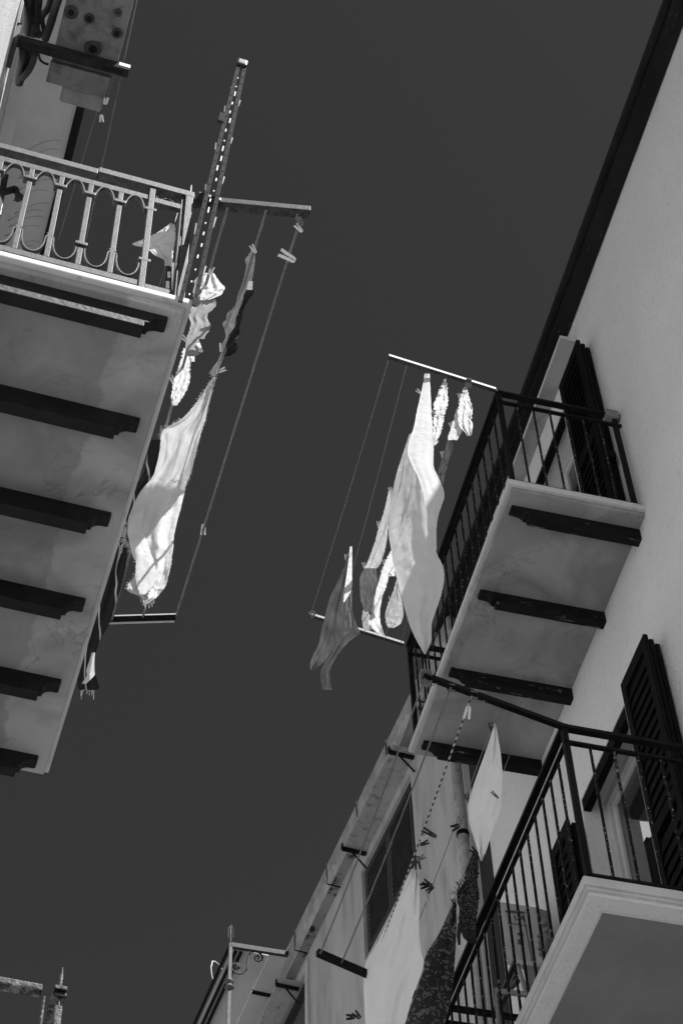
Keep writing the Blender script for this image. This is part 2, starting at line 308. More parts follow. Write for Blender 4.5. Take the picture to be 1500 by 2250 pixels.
def balcony_r(parent, x0, y0, y1, zt, kind):
    """x0 outer edge, slab top zt"""
    z0 = zt - .078
    if kind == 'marble':
        b = MB(); b.box(G, x0, RW - .001, y0, y1, zt - .045, zt); slab = b.build('balcony', m_marble_edge, parent, bev=.006)
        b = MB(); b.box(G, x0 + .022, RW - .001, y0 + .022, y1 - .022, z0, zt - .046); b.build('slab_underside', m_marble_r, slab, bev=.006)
    else:
        b = MB(); b.box(G, x0, RW - .001, y0, y1, zt - .05, zt); slab = b.build('balcony', m_marble_edge, parent, bev=.01)
        b = MB(); b.box(G, x0 + .012, RW - .001, y0 + .012, y1 - .012, zt - .066, zt - .051); b.build('slab_moulding', m_marble_edge, slab, bev=.005)
        b = MB(); b.box(G, x0 + .03, RW - .001, y0 + .03, y1 - .03, zt - .085, zt - .067); b.build('slab_underside', m_plaster_r, slab)
        zb = zt - .085; e = .118
        b = MB(); b.box(G, x0 + e, RW - .05, y0 + e, y1 - e, zb - .006, zb - .001); b.build('recess_shade_panel', m_underpanel, slab)  # darker colour stands in for the weaker light in the recess
        b = MB()
        for (a0, a1, c0, c1) in ((x0 + e - .005, x0 + e - .001, y0 + e - .005, y1 - e + .005), (x0 + e, RW - .05, y0 + e - .005, y0 + e - .001), (x0 + e, RW - .05, y1 - e + .001, y1 - e + .005)):
            b.box(G, a0, a1, c0, c1, zb - .009, zb - .001)
        b.build('panel_trim', m_frame, slab)
    xr = x0 + .045; ya = y0 + .045; yb = y1 - .045; zr = zt + 1.0
    # posts
    pb = MB(); pb.box(G, xr - .014, xr + .014, ya - .014, ya + .014, zt - .002, zr - .012); p0 = pb.build('post', m_iron, slab, origin=G.P(xr, ya, zt))
    p1 = dup(p0, G.P(xr, yb, zt), slab); dup(p0, G.P(RW - .04, ya, zt), slab); dup(p0, G.P(RW - .04, yb, zt), slab)
    # balusters
    bb = MB()
    bb.bar(G.P(xr, ya, zt + .05), G.P(xr, ya, zr - .10), .011, .011, up=Vector((1, 0, 0)))
    bal = None
    n = int(round((RW - .04 - xr) / .115)); 
    for k in range(1, n):
        X = xr + (RW - .04 - xr) * k / n
        if bal is None: bal = bb.build('baluster', m_iron_spk, slab, origin=G.P(xr, ya, zt)); bal.location = G.P(X, ya, zt) - WL[slab.name]
        else: dup(bal, G.P(X, ya, zt), slab)
        dup(bal, G.P(X, yb, zt), slab)
    m = int(round((yb - ya) / .122))
    for k in range(1, m):
        dup(bal, G.P(xr, ya + (yb - ya) * k / m, zt), slab)
    for (nm, zc, wd, ht) in (('handrail', zr, .036, .022), ('rail', zr - .10, .022, .016), ('bottom_rail', zt + .045, .024, .016)):
        b = MB(); b.bar(G.P(xr, ya - .02, zc), G.P(xr, yb + .02, zc), wd, ht); b.build(nm, m_iron, slab)
        for yy in (ya, yb):
            b = MB(); b.bar(G.P(xr + wd / 2 + .002, yy, zc), G.P(RW + .0, yy, zc), wd, ht); b.build(nm, m_iron, slab)
    return slab, xr, ya, yb, zr
m_underpanel = mat('recess_shade_plaster', .23, .2, scale=3, rough=.95, bump=.4, bscale=120, bdist=.005)
bu, xr, ya, yb, zr = balcony_r(rh, 2.771, 6.130, 8.340, 10.911, 'marble')
# the sleeve and hook where the near handrail meets the wall
b = MB(); b.box(G, RW - .10, RW - .012, ya - .03, ya + .035, zr - .045, zr + .035); b.build('wall_sleeve', m_grey_pl, bu, bev=.006)
b = MB(); b.box(G, RW - .09, RW - .03, ya + .09, ya + .15, zr - .32, zr - .26); b.build('shutter_hook', m_iron, bu, bev=.004)
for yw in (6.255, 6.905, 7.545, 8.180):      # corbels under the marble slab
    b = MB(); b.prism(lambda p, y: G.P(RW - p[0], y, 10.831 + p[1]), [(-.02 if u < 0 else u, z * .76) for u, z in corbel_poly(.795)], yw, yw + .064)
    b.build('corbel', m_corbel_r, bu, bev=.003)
# drying arms of the upper balcony
def arm(parent, a, bpt, wd=.026, ht=.026, m_=m_iron_pale):
    b = MB(); b.bar(a, bpt, wd, ht); return b.build('drying_arm', m_, parent, bev=.003)
UA0 = G.wz(852, 783, zr); UA1 = G.wz(1088, 857, zr); UB0 = G.wz(677, 1350, zr); UB1 = G.wz(886, 1415, zr)
arm(bu, UA0, UA1); arm(bu, UB0, UB1)

bl, xr2, ya2, yb2, zr2 = balcony_r(rh, 2.700, 5.845, 8.03, 7.501, 'plaster')
LA0 = G.wz(930, 1484, zr2); LA1 = G.wz(1236, 1597, zr2); LB0 = G.wz(697, 2093, zr2); LB1 = Vector((2.745, 7.985, zr2))
arm(bl, LA0, LA1, .028, .028, m_iron); arm(bl, LB0, LB1, .03, .04, m_iron)

# doors, frames, glass, hood, shutters
def door(parent, D, split):
    y0_, y1_, z0_, z1_ = D; xo = RW + .14
    b = MB(); t = .06
    b.box(G, xo, xo + .06, y0_, y0_ + t, z0_, z1_); b.box(G, xo, xo + .06, y1_ - t, y1_, z0_, z1_); b.box(G, xo, xo + .06, y0_ + t, y1_ - t, z1_ - t, z1_)
    d = b.build('door_frame', m_frame, parent, bev=.004)
    ym = y0_ + (y1_ - y0_) * split
    for (a, c) in ((y0_ + t + .003, ym - .002), (ym + .002, y1_ - t - .003)):
        if c - a < .13: continue
        b = MB(); x1 = xo + .02; tt = .045
        b.box(G, x1, x1 + .04, a, a + tt, z0_, z1_ - t - .003); b.box(G, x1, x1 + .04, c - tt, c, z0_, z1_ - t - .003)
        b.box(G, x1, x1 + .04, a + tt, c - tt, z1_ - t - .003 - tt, z1_ - t - .003); b.box(G, x1, x1 + .04, a + tt, c - tt, z0_, z0_ + .12); b.box(G, x1, x1 + .04, a + tt, c - tt, z0_ + .9, z0_ + .95)
        b.build('sash', m_frame, d, bev=.004)
        b = MB(); b.box(G, x1 + .018, x1 + .024, a + tt, c - tt, z0_ + .12, z1_ - t - tt); b.build('pane', m_glass, d)
    return d
door(rh, D_UP, .5); door(rh, D_LO, .12)
b = MB(); b.box(G, RW + .004, RW + .05, D_UP[0] + .002, D_UP[1] - .002, D_UP[3] - .05, D_UP[3] - .002); b.build('shutter_rail', m_shutter, rh)
b = MB(); b.box(G, RW + .004, RW + .05, D_LO[0] + .002, D_LO[1] - .002, D_LO[3] - .09, D_LO[3] - .002); b.build('shutter_rail', m_shutter, rh)
b = MB(); b.box(G, 3.503, RW - .001, 6.49, 8.32, 13.345, 13.375); hd = b.build('door_hood', m_marble_r, rh, bev=.004)
b = MB(); b.box(G, 3.499, 3.503, 6.486, 8.324, 13.343, 13.377); b.box(G, 3.503, RW - .002, 6.486, 6.490, 13.343, 13.377); b.build('hood_edge', m_marble_edge, hd)

def shutter(parent, fr, y_in, y_out, xs, z0_, z1_, slats=26, m_=m_shutter, nleaf=3, sgn=1):
    """a stack of folded leaves standing in front of the wall, from y_in (hinge side) to y_out (free side)"""
    root = None
    for k in range(nleaf):
        xa = xs + k * .036; dy = .010 * k * (1 if y_out < y_in else -1); t = .026
        ya_, yb_ = min(y_in, y_out + dy), max(y_in, y_out + dy); zz = z1_ - .02 * k
        b = MB(); e = .055
        b.box(fr, xa, xa + t, ya_, ya_ + e, z0_, zz); b.box(fr, xa, xa + t, yb_ - e, yb_, z0_, zz)
        b.box(fr, xa, xa + t, ya_ + e, yb_ - e, zz - .09, zz); b.box(fr, xa, xa + t, ya_ + e, yb_ - e, z0_, z0_ + .09); zm = (z0_ + zz) / 2
        b.box(fr, xa, xa + t, ya_ + e, yb_ - e, zm - .04, zm + .04)
        if root is None: root = b.build('shutter', m_, parent, bev=.003); leaf = root
        else: leaf = b.build('shutter_leaf', m_, root, bev=.003)
        if k == 0:
            n = slats; sl = None
            for i in range(n):
                z = z0_ + .10 + (zz - z0_ - .20) * (i + .5) / n
                if abs(z - zm) < .05: continue
                o0 = fr.P(xa + t / 2, (ya_ + yb_) / 2, z)
                if sl is None:
                    b = MB(); h = .72 * (zz - z0_ - .2) / n
                    A = fr.P(xa + t / 2 - .008, ya_ + e, z - h); B = fr.P(xa + t / 2 - .008, yb_ - e, z - h); C = fr.P(xa + t / 2 + .012, yb_ - e, z + h * .9); Dd = fr.P(xa + t / 2 + .012, ya_ + e, z + h * .9); up = Vector((0, 0, .006))
                    b.hexa([A, B, C, Dd, A + up, B + up, C + up, Dd + up]); sl = b.build('slat', m_, root, origin=o0)
                else: dup(sl, o0, root)
        else:
            b = MB(); b.box(fr, xa + .009, xa + .017, ya_ + e, yb_ - e, z0_ + .09, zz - .09); b.build('leaf_panel', m_, root)
    return root
shutter(rh, G, 6.695, 6.300, 3.515, 10.93, 13.03)
shutter(rh, G, 7.915, 8.30, 3.515, 10.93, 13.03)
shutter(rh, G, 6.690, 6.300, 3.510, 7.52, 9.89)
shutter(rh, G, 7.69, 7.99, 3.500, 7.52, 9.80)

# =================================================================== FURTHER RIGHT HOUSE
fh = thing('house', tuple(H.P(3, 8, 0)), 'older plastered house beyond the pale one with grey louvred attic window under its gutter', 'house')
W1 = (1.28, 2.48, 12.13, 13.10); W2 = (3.95, 5.2, 12.1, 13.22)
shell(H, 0.0, 6.0, .02, 16.0, 13.39, [W1, W2], reveal=.16).build('wall', m_plaster_h, fh)
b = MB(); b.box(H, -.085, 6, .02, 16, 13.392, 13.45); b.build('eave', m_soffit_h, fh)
b = MB(); prof = [(-.088, 13.395), (-.075, 13.46), (-.02, 13.56), (-.02, 13.62), (-.10, 13.61), (-.115, 13.585), (-.115, 13.56), (-.10, 13.48)]
b.prism(lambda p, y: H.P(p[0], y, p[1]), [(-.088, 13.388), (-.060, 13.45), (-.060, 13.62), (-.110, 13.62), (-.125, 13.60), (-.122, 13.47)], .02, 4.35)
gu = b.build('gutter', m_gutter, fh)
for y in (.75, 1.45, 2.2, 3.0, 3.9):
    b = MB(); b.bar(H.P(-.127, y, 13.40), H.P(-.131, y, 13.63), .012, .004, up=Vector((1, 0, 0))); b.bar(H.P(-.128, y, 13.385), H.P(-.0, y, 13.380), .004, .012); b.build('gutter_strap', m_iron, gu)
b = MB(); b.add([H.P(-.11, .02, 13.63), H.P(-.11, 16, 13.63), H.P(6, 16, 15.4), H.P(6, .02, 15.4), H.P(6, 16, 13.46), H.P(6, .02, 13.46), H.P(-.05, 16, 13.46), H.P(-.05, .02, 13.46)], [(0, 1, 2, 3), (2, 3, 5, 4), (0, 3, 5, 7), (1, 2, 4, 6)]); b.build('roof', m_roof, fh)
# attic windows: architrave, louvred leaves, marble hood on iron brackets
def attic(Wd, hood_y, shut=True):
    a, c, lo, hi = Wd; ym = (a + c) / 2
    b = MB(); e = .05
    b.box(H, .03, .07, a, a + e, lo, hi); b.box(H, .03, .07, c - e, c, lo, hi); b.box(H, .03, .07, a + e, c - e, hi - e, hi); b.box(H, .03, .07, a + e, c - e, lo, lo + e)
    fr_ = b.build('window', m_shutter_h, fh, bev=.003)
    if shut:
        for (p, q) in ((a + e + .002, ym - .002), (ym + .002, c - e - .002)):
            b = MB(); t = .055
            b.box(H, .012, .045, p, p + t, lo + e, hi - e); b.box(H, .012, .045, q - t, q, lo + e, hi - e); b.box(H, .012, .045, p + t, q - t, hi - e - t, hi - e); b.box(H, .012, .045, p + t, q - t, lo + e, lo + e + t)
            b.build('leaf', m_shutter_h, fr_, bev=.003)
            n = 15; sl = None
            for i in range(n):
                z = lo + e + t + (hi - lo - 2 * e - 2 * t) * (i + .5) / n; o0 = H.P(.03, (p + q) / 2, z)
                if sl is None:
                    b = MB(); A = H.P(.004, p + t, z - .016); B = H.P(.004, q - t, z - .016); C = H.P(.044, q - t, z + .012); Dd = H.P(.044, p + t, z + .012); up = Vector((0, 0, .009))
                    b.hexa([A, B, C, Dd, A + up, B + up, C + up, Dd + up]); sl = b.build('slat', m_slat_h, fr_, origin=o0)
                else: dup(sl, o0, fr_)
    else:
        b = MB(); b.box(H, .05, .056, a + e, c - e, lo + e, hi - e); b.build('pane', m_glass, fr_)
    y0_, y1_ = hood_y
    b = MB(); b.box(H, -.20, -.001, y0_, y1_, 13.20, 13.235); hh = b.build('window_hood', m_hood, fh, bev=.004)
    for y in (y0_ + .05, y1_ - .05):
        b = MB(); b.bar(H.P(-.215, y, 13.185), H.P(-.0, y, 13.185), .03, .025); b.bar(H.P(-.215, y, 13.185), H.P(-.215, y, 13.24), .03, .012, up=Vector((1, 0, 0))); b.bar(H.P(-.13, y, 13.175), H.P(-.002, y, 13.02), .012, .012)
        b.build('bracket', m_iron, hh)
m_hood = mat('stone_hood', .42, .34, scale=5, rough=.9, c3=.15, s3=16, lo3=.55, hi3=.7)
attic(W1, (1.13, 2.40)); attic(W2, (4.12, 5.4), False)
b = MB(); e = .07
b.box(H, -.02, -.001, W2[0] - e, W2[0], W2[2] - .3, W2[3] + e); b.box(H, -.02, -.001, W2[0], W2[1] + e, W2[3], W2[3] + e); b.box(H, -.02, -.001, W2[1], W2[1] + e, W2[2] - .3, W2[3]); b.build('window_surround', m_marble_edge, fh, bev=.004)
# downpipe in the dark joint between the two houses
b = MB(); b.tube([H.P(-.075, .235, z) for z in (13.3, 12, 11, 10, 8, 4, .2)], .042, 20); dp = b.build('downpipe', m_pipe if 'm_pipe' in globals() else m_gutter, fh, smooth=True)
for z in (11.42, 9.2, 12.9):
    b = MB(); b.tube([H.P(-.075, .235, z - .02), H.P(-.075, .235, z + .02)], .047, 20); b.build('pipe_clamp', m_iron, dp)
b = MB(); b.box(H, -.012, .0, -.04, .15, 3, 13.38); b.build('gap_shade_strip', m_dark, fh)  # dark strip stands in for the shaded gap beside the pipe
# canopy with iron post over the far terrace
cn = MB()
zc = 13.50
cn = MB(); cn.box(H, -.63, -.29, 4.17, 7.6, zc, zc + .02); can = cn.build('canopy', m_soffit_l, fh)
for (x0_, x1_, y0_, y1_, nm) in ((-.285, -.02, 4.13, 4.66, 'canopy_panel'), (-.285, -.02, 4.70, 7.6, 'canopy_panel')):
    b = MB(); b.box(H, x0_, x1_, y0_, y1_, zc, zc + .02); b.build(nm, m_soffit_l, can)
b = MB(); b.bar(H.P(-.655, 4.15, zc + .01), H.P(-.125, 4.11, zc + .01), .035, .05); b.build('beam', m_iron_pale, can, bev=.003)
b = MB(); b.bar(H.P(-.125, 4.11, zc + .01), H.P(.0, 4.09, zc + .01), .035, .05); b.build('beam', m_iron, can, bev=.003)
for x, z in ((-.66, zc + .01), (-.60, zc - .03), (-.55, zc - .03)):
    b = MB(); b.bar(H.P(x, 4.17, z), H.P(x, 7.6, z), .022, .03); b.build('beam', m_iron, can)
for (x, y0_, y1_) in ((-.012, 4.15, 4.9),):
    b = MB(); b.bar(H.P(x, y0_, zc - .01), H.P(x, y1_, zc - .01), .02, .02); b.build('beam', m_iron, can)
b = MB(); b.bar(H.P(-.285, 4.68, zc - .01), H.P(-.1, 4.68, zc - .01), .03, .02); b.build('beam', m_iron, can)
pp = H.P(-.655, 4.15, 0)
b = MB(); b.bar(pp + Vector((0, 0, 11.4)), pp + Vector((0, 0, zc + .03)), .030, .030, up=Vector((1, 0, 0))); post = b.build('post', m_iron_grey, can, bev=.003)
def zz(py): return H.l(H.wy(503, py, 4.15))[2]
zk = zz(2163)
b = MB(); b.tube([pp + Vector((0, 0, z)) for z in (zk - .05, zk - .035, zk - .02, zk, zk + .02, zk + .035, zk + .06)], [.018, .042, .034, .02, .034, .042, .018], 16); b.build('post_collar', m_iron_grey, can, smooth=True)
zt_ = zc + .03; fs = .52; b = MB(); b.tube([pp + Vector((0, 0, z)) for z in (zt_, zt_ + .06 * fs, zt_ + .2 * fs, zt_ + .40 * fs)], [.010, .005, .005, .002], 8)
for k in range(5):
    for s in (-1, 1):
        z = zt_ + (.10 + k * .045) * fs; b.tube([pp + Vector((0, 0, z)), pp + H.x * (s * .022) + Vector((0, 0, z + .015)), pp + H.x * (s * .028) + Vector((0, 0, z + .034)), pp + H.x * (s * .022) + Vector((0, 0, z + .04))], [.003, .003, .0025, .001], 6)
b.tube([pp + Vector((0, 0, zt_ + .28 * fs)) + H.x * .014, pp + Vector((0, 0, zt_ + .38 * fs)) + H.x * .012, pp + Vector((0, 0, zt_ + .44 * fs)), pp + Vector((0, 0, zt_ + .38 * fs)) - H.x * .012, pp + Vector((0, 0, zt_ + .28 * fs)) - H.x * .014], .003, 6)
b.build('finial', m_iron_grey, can, smooth=True)
def spiral(c, r0, r1, a0, a1, n=24): return [(c[0] + (r0 + (r1 - r0) * i / n) * math.cos(a0 + (a1 - a0) * i / n), c[1] + (r0 + (r1 - r0) * i / n) * math.sin(a0 + (a1 - a0) * i / n)) for i in range(n + 1)]
def scroll(fn, pts, r, name, mt, parent, n=6): b = MB(); b.tube([fn(p) for p in pts], r, n); return b.build(name, mt, parent, smooth=True)
pts = [(q[0], q[1]) for q in spiral((518, 535), 8, 32, 6.5, -.0, 20)]
pts = spiral((518, 537), 8, 34, 7.0, 3.3, 14)[0:0]
raw = [(500, 525), (515, 520), (532, 530), (534, 545), (520, 555), (503, 548), (500, 530), (505, 508), (528, 505), (545, 525), (540, 550), (520, 558)]
raw = [(503, 548), (500, 530), (512, 518), (530, 522), (536, 540), (524, 555), (500, 552), (480, 530), (488, 508)]
raw2 = [(505, 545), (520, 550), (530, 538), (522, 522), (505, 520), (490, 530)]
sc = [(507, 532), (516, 540), (526, 540), (528, 528), (518, 516), (500, 518), (492, 535), (498, 550), (520, 556), (540, 545), (545, 525), (530, 506), (505, 500), (480, 510), (467, 530), (474, 560), (500, 588), (540, 600), (575, 592), (602, 565), (612, 520), (622, 460), (632, 415), (655, 390), (695, 388), (735, 405), (757, 440), (752, 470), (725, 483), (695, 475), (682, 455), (690, 435), (712, 430), (728, 445), (718, 460), (705, 455)]
scroll(lambda p: H.wy(*qf(*p), 4.15), sc, .009, 'scroll', m_iron_pale, can)
hp = [(300, 680), (282, 610), (274, 540), (285, 485), (310, 480), (345, 505), (380, 560), (410, 610), (436, 650)]
b = MB(); 
for i in range(len(hp) - 1): b.bar(H.wy(*qf(*hp[i]), 5.0), H.wy(*qf(*hp[i + 1]), 5.0), .03, .008, up=ray(450, 2130).cross(Vector((hp[i + 1][0] - hp[i][0], 0, hp[i][1] - hp[i + 1][1]))))
b.build('hoop', m_white_pl, can)

# =================================================================== LEFT HOUSE
lh = thing('house', tuple(L.P(-3, 4, 0)), 'left house with sunlit rough plaster and a marble balcony fenced by pale wrought iron', 'house')
LWX = -.25
shell(L, LWX, 6.0, -1, 14, 15.2, [], sgn=-1).build('wall', m_plaster_l, lh)
b = MB(); b.box(L, -.249, -.15, -1, 14, 15.05, 15.198); b.build('cornice', m_frame, lh, bev=.01)
b = MB(); b.box(L, -6.5, .255, -1.2, 14.2, 15.2, 15.27); ev = b.build('eave', m_soffit_l, lh)
b = MB()
for k in range(34):     # hair cracks and drips standing proud of the eave plaster
    w0 = 6.9 + k * .085 + rnd.uniform(-.03, .03); pts = []
    l0 = -.02 + rnd.uniform(-.02, .02)
    for i in range(9):
        s = i / 8; pts.append(L.P(l0 + .25 * s, w0 - .16 * math.sin(s * 1.7) + .004 * rnd.random(), 15.198))
    b.tube(pts, [.004] + [.0012] * 7 + [.0005], 4)
b.build('plaster_cracks', m_crack, ev, kind='stuff')
b = MB(); b.box(L, .262, .318, -1.2, 14.2, 15.16, 15.30); b.build('gutter', m_gutter_dark, lh, bev=.008)
b = MB(); b.add([L.P(.28, -1.2, 15.30), L.P(.28, 14.2, 15.30), L.P(-6.5, 14.2, 17), L.P(-6.5, -1.2, 17), L.P(-6.5, 14.2, 15.28), L.P(-6.5, -1.2, 15.28)], [(0, 1, 2, 3), (0, 1, 4, 5), (2, 3, 5, 4), (0, 3, 5), (1, 2, 4)]); b.build('roof', m_roof, lh)

# balcony slab
ZT = 9.025; ZB = 8.94; UF = .825; WN = 4.248; WF = 7.175
b = MB(); b.box(L, LWX + .001, UF, WN, WF, ZT - .040, ZT); lb = b.build('balcony', m_marble_edge, lh, bev=.007)
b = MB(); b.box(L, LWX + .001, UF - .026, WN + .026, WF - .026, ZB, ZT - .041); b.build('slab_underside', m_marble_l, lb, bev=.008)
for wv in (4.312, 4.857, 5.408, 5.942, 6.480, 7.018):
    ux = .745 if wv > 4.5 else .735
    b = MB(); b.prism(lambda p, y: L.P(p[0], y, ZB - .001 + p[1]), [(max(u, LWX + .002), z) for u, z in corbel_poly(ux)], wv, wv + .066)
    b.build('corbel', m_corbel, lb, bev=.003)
# railing, near side, in the plane w = 4.31
WR = 4.31
def near(p): return L.wy(p[0], p[1], WR)
mi = m_iron_pale
b = MB(); b.box(L, -.25, .33, WR - .022, WR + .028, 10.035, 10.085); b.build('handrail', mi, lb, bev=.003)
b = MB(); b.box(L, .332, .80, WR - .026, WR + .028, 10.048, 10.098); b.build('handrail', mi, lb, bev=.003)
b = MB(); b.box(L, -.25, .585, WR - .010, WR + .012, 9.935, 9.980); b.build('rail', mi, lb, bev=.002)
b = MB(); b.box(L, .615, .745, WR - .010, WR + .012, 9.925, 9.970); b.build('rail', mi, lb, bev=.002)
b = MB(); b.box(L, -.25, .585, WR - .010, WR + .030, 9.120, 9.165); b.build('bottom_rail', mi, lb, bev=.002)
b = MB(); b.box(L, .615, .745, WR - .010, WR + .022, 9.110, 9.150); b.build('bottom_rail', mi, lb, bev=.002)
us = [-.118, .030, .172, .311, .455]
bal = None
for u in us:
    if bal is None:
        b = MB(); b.bar(L.P(u, WR - .004, 9.166), L.P(u, WR - .004, 9.934), .024, .013, up=L.y); bal = b.build('baluster', mi, lb, origin=L.P(u, WR, 9.16), bev=.002)
    else: dup(bal, L.P(u, WR, 9.16), lb)
b = MB(); b.bar(L.P(.600, WR - .010, ZT + .01), L.P(.600, WR - .010, 10.046), .027, .018, up=L.y); b.build('post', mi, lb, bev=.002)
b = MB(); b.bar(L.P(.778, WR - .012, ZT), L.P(.778, WR - .012, 10.046), .036, .030, up=L.y); b.build('post', mi, lb, bev=.003)
b = MB(); b.bar(L.P(.748, WR + .004, ZT), L.P(.748, WR + .004, 10.046), .010, .03, up=L.y); b.build('post', mi, lb, bev=.002)
b = MB(); b.bar(L.P(-.235, WR, ZT), L.P(-.235, WR, 10.03), .03, .03, up=L.y); b.build('post', mi, lb, bev=.003)
b = MB(); b.tube([L.P(.786, WR, 10.09), L.P(.786, WR, 10.19), L.P(.788, WR, 10.215)], [.007, .006, .002], 8); b.build('spike', mi, lb)
col0 = None; allu = us + [.600]
for u in allu:
    if col0 is None: b = MB(); b.box(L, u - .028, u + .028, WR - .020, WR + .016, 9.818, 9.842); col0 = b.build('collar', mi, lb, origin=L.P(u, WR, 9.83), bev=.003)
    else: dup(col0, L.P(u, WR, 9.83), lb)
for i in (3, 5): dup(col0, L.P(allu[i], WR, 9.345), lb)
arch = None
for i in range(5):
    u0, u1 = allu[i], allu[i + 1]; um = (u0 + u1) / 2
    if True:
        b = MB(); hw = (u1 - u0) / 2 - .026; P0 = []
        for k in range(9):
            s = k / 8; P0.append((-hw * (1 - s ** 1.6 * 1.0), 9.81 + .135 * math.sin(s * math.pi / 2) ** 1.1))
        pl = P0 + [(-x, z) for x, z in P0[-2::-1]]
        for k in range(len(pl) - 1): b.bar(L.P(um + pl[k][0], WR, pl[k][1]), L.P(um + pl[k + 1][0], WR, pl[k + 1][1]), .006, .022, up=L.y)
        if arch is None: arch = b.build('arch', mi, lb, origin=L.P(um, WR, 9.81))
        else: dup(arch, L.P(um, WR, 9.81), lb)
sc_ = None
for i in range(6):
    um = (allu[i] + allu[i + 1]) / 2 if i < 5 else -.19
    if sc_ is None:
        b = MB(); hw = .052; pl = []
        for k in range(13):
            a = math.pi * (1 - k / 12); pl.append((hw * math.cos(a), 9.335 - .150 * math.sin(a) ** .8))
        pl = [(-hw - .006, 9.352), (-hw - .014, 9.362), (-hw - .004, 9.374)][::-1] + pl + [(hw + .006, 9.352), (hw + .014, 9.362), (hw + .004, 9.374)]
        for k in range(len(pl) - 1): b.bar(L.P(um + pl[k][0], WR, pl[k][1]), L.P(um + pl[k + 1][0], WR, pl[k + 1][1]), .006, .022, up=L.y)
        sc_ = b.build('scroll', mi, lb, origin=L.P(um, WR, 9.16))
    else: dup(sc_, L.P(um, WR, 9.16), lb)
# filigree of the corner bay
def xy(p): return L.P(p[0], WR, p[1])
for s in (-1, 1):
    for t in (-1, 1):
        c = (.680, 10.008); pts = [(c[0] + s * (.060 * math.sin(a * .5)) , c[1] + t * (.002 + .030 * math.sin(a) ** 2 * (1 if a < 2 else .6))) for a in [i * math.pi / 9 for i in range(10)]]
        scroll(xy, pts, .0035, 'filigree', mi, lb)
for cx in (.655, .712):
    pts = [(cx + .026 * math.cos(a), 9.075 + .030 * math.sin(a)) for a in [i * math.pi / 8 for i in range(17)]]
    scroll(xy, pts, .004, 'ring', mi, lb)
# front side railing seen edge-on behind the slab
b = MB(); b.box(L, .762, .805, WR + .03, WF - .05, 10.045, 10.090); b.build('handrail', mi, lb, bev=.003)
b = MB(); b.box(L, .775, .79, WR + .03, WF - .05, 9.12, 9.16); b.build('bottom_rail', mi, lb)
for k in range(1, 19):
    b_ = L.P(.782, WR + k * .148, 9.16); dup(bal, b_, lb)
# drying arms of the left balcony
LZ = 10.06
def zf(p): return L.wz(p[0], p[1], LZ)
b = MB(); b.bar(zf((414, 441)), zf((455, 446)), .05, .045); b.bar(zf((455, 446)), zf((681, 467)), .05, .045); b.build('drying_arm', mi, lb, bev=.003)
A0 = L.wz(250, 1360, 10.0); A1 = L.wz(386, 1356, 10.0); A0b = A0 + (A0 - A1) * .6
b = MB(); d_ = (A1 - A0b).normalized(); b.bar(A0b + Vector((0, 0, .0)), A1, .045, .005); fa = b.build('drying_arm', m_iron, lb); b = MB(); b.bar(A0b - L.y * .024, A1 - L.y * .024, .003, .008); b.bar(A0b + L.y * .024 - Vector((0, 0, .008)), A1 + L.y * .024 - Vector((0, 0, .008)), .003, .016); b.build('arm_sunlit_lip', m_marble_edge, lb)  # shaded underside coloured black, sunlit edges coloured pale

# lower balcony of the same house, only its railing corner in view
zl = 6.352
c0 = L.P(.80, 5.74, 0)
b = MB(); b.box(L, LWX + .001, .83, 5.66, 8.5, 5.36, 5.44); l2 = b.build('balcony', m_marble_edge, lh, bev=.006)
b = MB(); b.box(L, -.24, .745, 5.70, 5.745, zl, zl + .034); b.build('handrail', m_rust, l2, bev=.008)
b = MB(); b.box(L, -.24, .745, 5.735, 5.755, zl - .20, zl - .167); b.build('rail', m_rust, l2, bev=.004)
b = MB(); b.bar(L.P(.812, 5.72, 5.44), L.P(.812, 5.72, zl - .045), .030, .028, up=L.y); b.build('post', m_rust, l2, bev=.006)
b = MB(); b.bar(L.P(.757, 5.735, 5.44), L.P(.757, 5.735, zl - .004), .010, .03, up=L.y); b.build('post', m_rust, l2, bev=.003)
b = MB(); b.box(L, .786, .834, 5.69, 8.4, zl + .016, zl + .034); b.build('handrail', m_rust, l2, bev=.004)
b = MB(); b.box(L, .784, .836, 5.70, 5.76, zl - .006, zl + .011); b.build('post_cap', m_rust, l2, bev=.004)
b = MB(); b.tube([L.P(.812, 5.725, z) for z in (zl + .034, zl + .06, zl + .09, zl + .105, zl + .145)], [.009, .007, .0065, .007, .003], 8)
b.tube([L.P(.812, 5.716, zl - .052), L.P(.812, 5.716, zl - .004)], .007, 8); b.build('spike', m_rust, l2)
for k in range(6):
    u = .60 - .13 * k; b = MB(); b.bar(L.P(u, 5.745, 5.44), L.P(u, 5.745, zl - .20), .014, .014, up=L.y); b.build('baluster', m_rust, l2)

# unseen house, added only to give the bright reflection in the lower door glass
oh = thing('house', (-4, 17, 0), 'unseen taller house added further along on the left to be mirrored in the door glass', 'house')
shell(G, -1.0, 6.0, 14.6, 21, 18.6, [], sgn=-1).build('wall', m_plaster_h, oh)
b = MB(); b.box(G, -7.1, -.9, 14.4, 21.2, 18.605, 18.68); b.build('roof', m_roof, oh)
b = MB(); b.box(G, -1.29, -1.16, 17, 17.2, 18.68, 19.32); ch_ = b.build('added_chimney', m_frame_white, oh)  # white stack added and shaped for the door reflection
b = MB(); b.prism(lambda p, y: Vector((p[0], y, p[1])), [(-1.30, 19.42), (-1.13, 19.42), (-1.13, 19.62), (-1.09, 19.64), (-1.09, 19.76), (-1.15, 19.86), (-1.32, 19.88)], 16.95, 17.25); b.build('added_chimney_cap', m_frame_white, ch_)

